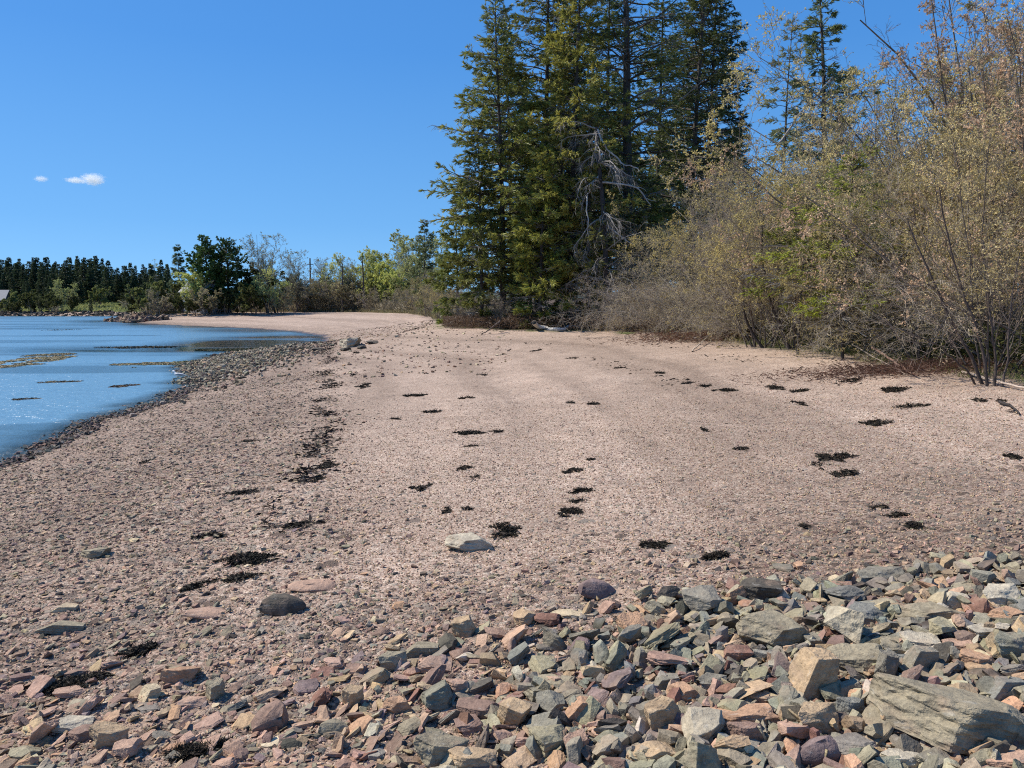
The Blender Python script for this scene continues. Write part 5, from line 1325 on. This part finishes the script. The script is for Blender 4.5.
def simple(name, c, rough=.8, sc=6, var=.2):
    m, nt, b, out = new_mat(name); tc = nt.nodes.new('ShaderNodeTexCoord')
    f = nz(nt, tc.outputs['Object'], sc, 4)
    nt.links.new(mixc(nt, 1.0, ramp(nt, f, [(.3, (1 - var,) * 3), (.7, (1 + var,) * 3)]), c, 'MULTIPLY'), b.inputs['Base Color']); b.inputs['Roughness'].default_value = rough
    return m
def box(x0, x1, y0, y1, z0, z1):
    v = np.array([[x, y, z] for z in (z0, z1) for x, y in ((x0, y0), (x1, y0), (x1, y1), (x0, y1))], float)
    q = np.array([[0, 3, 2, 1], [4, 5, 6, 7], [0, 1, 5, 4], [1, 2, 6, 5], [2, 3, 7, 6], [3, 0, 4, 7]]); return v, q
WOODM = simple('grey_timber', (.16, .14, .12)); WALLM = simple('wall_paint', (.42, .44, .45), .7, 3, .12); ROOFM = simple('roof_shingle', (.19, .19, .195), .7, 3, .15); GLASSM = simple('window_glass', (.03, .035, .045), .1, 2, .1); TRIM = simple('white_trim', (.75, .75, .73), .6, 3, .08)
DKWALL = simple('dark_board_wall', (.07, .06, .055), .8, 4, .2)
x, y, z = dist_at(312, 132); H = (HORIZON - 259) / F_PX * 132 + EYE - z
root = bpy.data.objects.new('utility_pole', None); col.objects.link(root); root.location = (x, y, z); tag(root, 'plain dark utility pole above the brown brush', 'utility pole')
B = Buf(); V, q = polytubes(np.array([[[0, 0, -.3]], [[.03, 0, H * .5]], [[.05, 0, H]]]), np.array([.17]), 8, .7); B.add(V, q, (1, 1, 1)); link('pole', B.mesh('pole', True), WOODM, root)
B = Buf(); B.add(*box(-.5, .6, -.06, .06, H - 1.1, H - .98), (1, 1, 1)); link('crossarm', B.mesh('crossarm'), WOODM, root)

def house(name, loc, rz, w, d, h, rh, label, wallm, roofm, wins, over=.5):
    root = bpy.data.objects.new(name, None); col.objects.link(root); root.location = loc; root.rotation_euler = (0, 0, rz); tag(root, label, 'house')
    v = np.array([[-w/2, -d/2, -.5], [w/2, -d/2, -.5], [w/2, d/2, -.5], [-w/2, d/2, -.5], [-w/2, -d/2, h], [w/2, -d/2, h], [w/2, d/2, h], [-w/2, d/2, h], [-w/2, 0, h + rh], [w/2, 0, h + rh]], float)
    me = mesh_np('wall', v, [np.array([[0, 1, 5, 4], [2, 3, 7, 6]]), np.array([[0, 4, 8, 7, 3], [1, 2, 6, 9, 5]])]); link('wall', me, wallm, root)
    W = w / 2 + over; Dd = d / 2 + over; sl = rh / (d / 2); e = h - over * sl; t = .18
    rv = np.array([[-W, -Dd, e], [W, -Dd, e], [W, 0, h + rh + .02], [-W, 0, h + rh + .02], [W, Dd, e], [-W, Dd, e]], float) + [0, 0, .03]
    rv = np.vstack([rv, rv + [0, 0, t]])
    me = mesh_np('roof', rv, [np.array([[0, 3, 2, 1], [3, 5, 4, 2], [6, 7, 8, 9], [9, 8, 10, 11], [0, 1, 7, 6], [5, 11, 10, 4], [1, 2, 8, 7], [2, 4, 10, 8], [0, 6, 9, 3], [3, 9, 11, 5]])]); link('roof', me, roofm, root)
    for wx, wz, ww, wh in wins:
        B = Buf(); y0 = -d / 2 - .06
        for bx in ((wx - ww/2 - .1, wx - ww/2, wz - wh/2 - .1, wz + wh/2 + .1), (wx + ww/2, wx + ww/2 + .1, wz - wh/2 - .1, wz + wh/2 + .1), (wx - ww/2, wx + ww/2, wz + wh/2, wz + wh/2 + .1), (wx - ww/2, wx + ww/2, wz - wh/2 - .1, wz - wh/2), (wx - .03, wx + .03, wz - wh/2, wz + wh/2)):
            B.add(*box(bx[0], bx[1], y0, -d/2 + .02, bx[2], bx[3]), (1, 1, 1))
        f = link('window', B.mesh('window'), TRIM, root)
        B = Buf(); B.add(*box(wx - ww/2, wx + ww/2, -d/2 - .02, -d/2 + .01, wz - wh/2, wz + wh/2), (1, 1, 1)); link('pane', B.mesh('pane'), GLASSM, f)
    return root
x, y, z = dist_at(-14, 180)
house('house', (x, y, z - .3), R(20), 10, 8, 2.4, 2.2, 'low house with a pale roof at the left edge of the far shore', DKWALL, ROOFM, [(-2.5, 1.3, 1.2, 1.0), (2.5, 1.3, 1.2, 1.0)])
x, y, z = dist_at(197, 111.8)
house('cottage', (x + .4, y + 2, z), R(-25), 4.6, 4, 3.1, 1.6, 'small pale grey cottage half hidden among the trees on the point', WALLM, ROOFM, [(-1.1, 2.2, .8, 1.0), (1.1, 2.2, .8, 1.0)], .3)

# gull standing at the water's edge
def gull(px, py, label):
    x, y = at_z(px, py, .03); z = min(hz(x, y), .02)
    root = bpy.data.objects.new('gull', None); col.objects.link(root); root.location = (x, y, 0.0); root.rotation_euler = (0, 0, R(170)); root.scale = (.8, .8, .8); tag(root, label, 'gull')
    P = np.array([[-.30, 0, .13], [-.2, 0, .145], [-.08, 0, .15], [.05, 0, .16], [.12, 0, .20], [.15, 0, .27], [.19, 0, .30], [.235, 0, .295], [.25, 0, .29]])[:, None]
    Rs = np.array([.012, .035, .07, .075, .05, .033, .038, .022, .006])[:, None]
    B = Buf(); V, q = polytubes(P, None, 10, 1, Rs); B.add(V, q, (.8, .8, .8)); link('body', B.mesh('body', True), TRIM, root)
    GW = simple('grey_feathers', (.30, .31, .33), .7); BK = simple('yellow_beak', (.6, .4, .05), .5)
    for s in (-1, 1):
        P = np.array([[.07, s * .06, .18], [-.05, s * .075, .185], [-.2, s * .05, .165], [-.36, s * .015, .15]])[:, None]; Rs = np.array([.02, .045, .035, .006])[:, None]
        B = Buf(); V, q = polytubes(P, None, 8, 1, Rs); B.add(V, q, (1, 1, 1)); link('wing', B.mesh('wing', True), GW, root)
        B = Buf(); V, q = polytubes(np.array([[[.0, s * .03, .1]], [[0, s * .03, z - .01]]]), np.array([.006]), 5, 1); B.add(V, q, (1, 1, 1)); link('leg', B.mesh('leg'), BK, root)
    B = Buf(); V, q = polytubes(np.array([[[.235, 0, .295]], [[.27, 0, .29]], [[.295, 0, .28]]]), np.array([.009]), 6, .3); B.add(V, q, (1, 1, 1)); link('beak', B.mesh('beak'), BK, root)
gull(178, 377.5, 'white and grey gull standing in the shallows by the low flats')

# ------------------------------------------------------------------ clouds
def cloud(px, py, w, h, label, seed, lobes):
    D = 2200.0; d = ray(px, py); p = d * (D / d.y)
    m, nt, b, out = new_mat('cloud_vapour'); nt.nodes.remove(b)
    tc = nt.nodes.new('ShaderNodeTexCoord'); pv = nt.nodes.new('ShaderNodeVolumePrincipled')
    W = w / F_PX * D; Hh = h / F_PX * D
    dens = None
    for (cx, cz, rx, rz) in lobes:
        mp = nt.nodes.new('ShaderNodeMapping'); mp.vector_type = 'POINT'; mp.inputs['Scale'].default_value = (1 / rx, 1 / max(rx, rz), 1 / rz); mp.inputs['Location'].default_value = (-cx / rx, 0, -cz / rz)
        nt.links.new(tc.outputs['Object'], mp.inputs[0]); ln = nt.nodes.new('ShaderNodeVectorMath'); ln.operation = 'LENGTH'; nt.links.new(mp.outputs[0], ln.inputs[0])
        v = math2(nt, 'SUBTRACT', 1.0, ln.outputs['Value']); dens = v if dens is None else math2(nt, 'MAXIMUM', dens, v)
    nn = nz(nt, tc.outputs['Object'], 5.5, 5, .62)
    v = math2(nt, 'ADD', dens, math2(nt, 'MULTIPLY', math2(nt, 'SUBTRACT', nn, .55), 2.2)); v = maprange(nt, v, 0, .6, 0, .055)
    nt.links.new(v, pv.inputs['Density']); pv.inputs['Color'].default_value = (1, 1, 1, 1); pv.inputs['Anisotropy'].default_value = .2
    nt.links.new(pv.outputs[0], out.inputs['Volume'])
    bm = bmesh.new(); bmesh.ops.create_icosphere(bm, subdivisions=3, radius=1.0)
    for v_ in bm.verts: v_.co.y *= .6
    me = bpy.data.meshes.new('cloud'); bm.to_mesh(me); bm.free()
    o = link('cloud', me, m, None, p); o.scale = (W / 2 * 1.25, W / 2 * 1.0, Hh / 2 * 1.6); tag(o, label, 'cloud')
cloud(85, 179, 36, 11, 'larger white cloud with a wispy left tail', 1, [(.35, .05, .5, .75), (-.4, -.05, .5, .4)])
cloud(41, 178, 15, 6, 'small faint cloud left of the larger one', 2, [(0, 0, .8, .7)])

# ------------------------------------------------------------------ light, sky, camera, output
SUN_AZ, SUN_EL = R(-76), R(50)      # measured from +Y, negative to the left
sd = Vector((math.sin(SUN_AZ) * math.cos(SUN_EL), math.cos(SUN_AZ) * math.cos(SUN_EL), math.sin(SUN_EL)))
L = bpy.data.lights.new('sun', 'SUN'); L.energy = 5.0; L.angle = R(.53); L.color = (1, .945, .85)
lo = bpy.data.objects.new('sun', L); col.objects.link(lo); lo.rotation_euler = (-sd).to_track_quat('-Z', 'Y').to_euler(); lo.location = (0, 0, 50)
w = bpy.data.worlds.new('World'); scene.world = w; w.use_nodes = True; nt = w.node_tree; nt.nodes.clear()
sky = nt.nodes.new('ShaderNodeTexSky'); sky.sky_type = 'NISHITA'; sky.sun_disc = False; sky.sun_elevation = SUN_EL; sky.sun_rotation = SUN_AZ % (2 * math.pi)
sky.air_density = 1.0; sky.dust_density = 0.15; sky.ozone_density = 3.2; sky.altitude = 0
hs = nt.nodes.new('ShaderNodeHueSaturation'); hs.inputs['Saturation'].default_value = 1.25; hs.inputs['Value'].default_value = 1.5
bg = nt.nodes.new('ShaderNodeBackground'); bg.inputs['Strength'].default_value = .10
wo = nt.nodes.new('ShaderNodeOutputWorld'); nt.links.new(sky.outputs[0], hs.inputs['Color'])
tcw = nt.nodes.new('ShaderNodeTexCoord'); mpw = nt.nodes.new('ShaderNodeMapping'); mpw.inputs['Scale'].default_value = (1, 1, .9); mpw.inputs['Location'].default_value = (0, 0, .17)
nrm = nt.nodes.new('ShaderNodeVectorMath'); nrm.operation = 'NORMALIZE'; nt.links.new(tcw.outputs['Generated'], mpw.inputs[0]); nt.links.new(mpw.outputs[0], nrm.inputs[0]); nt.links.new(nrm.outputs[0], sky.inputs[0]); 
sepz = nt.nodes.new('ShaderNodeSeparateXYZ'); tcz = nt.nodes.new('ShaderNodeTexCoord'); nt.links.new(tcz.outputs['Generated'], sepz.inputs[0])
grad = ramp(nt, sepz.outputs[2], [(0, (.24, .51, .80)), (.1, (.14, .38, .74)), (.3, (.065, .255, .66)), (.7, (.04, .17, .53))])
gsc = nt.nodes.new('ShaderNodeVectorMath'); gsc.operation = 'SCALE'; gsc.inputs['Scale'].default_value = 10.0; nt.links.new(grad, gsc.inputs[0])
nt.links.new(mixc(nt, .7, hs.outputs[0], gsc.outputs[0]), bg.inputs[0]); nt.links.new(bg.outputs[0], wo.inputs[0])

cam = bpy.data.cameras.new('camera'); cam.sensor_width = 36; cam.lens = 36 * F_PX / 1024; cam.clip_start = .05; cam.clip_end = 12000
co = bpy.data.objects.new('camera', cam); col.objects.link(co); co.location = (0, 0, EYE); co.rotation_euler = (math.pi / 2 - PITCH, 0, 0); scene.camera = co
vs = scene.view_settings; vs.view_transform = 'Standard'; vs.look = 'None'; vs.exposure = 0.25; vs.gamma = 1.0; vs.use_curve_mapping = False
scene.render.film_transparent = False
cy = scene.cycles; cy.max_bounces = 5; cy.diffuse_bounces = 2; cy.glossy_bounces = 2; cy.transmission_bounces = 3; cy.transparent_max_bounces = 6; cy.volume_bounces = 3
cy.sample_clamp_direct = 6.0; cy.use_denoising = False; cy.filter_width = 1.1; cy.caustics_reflective = False; cy.caustics_refractive = False
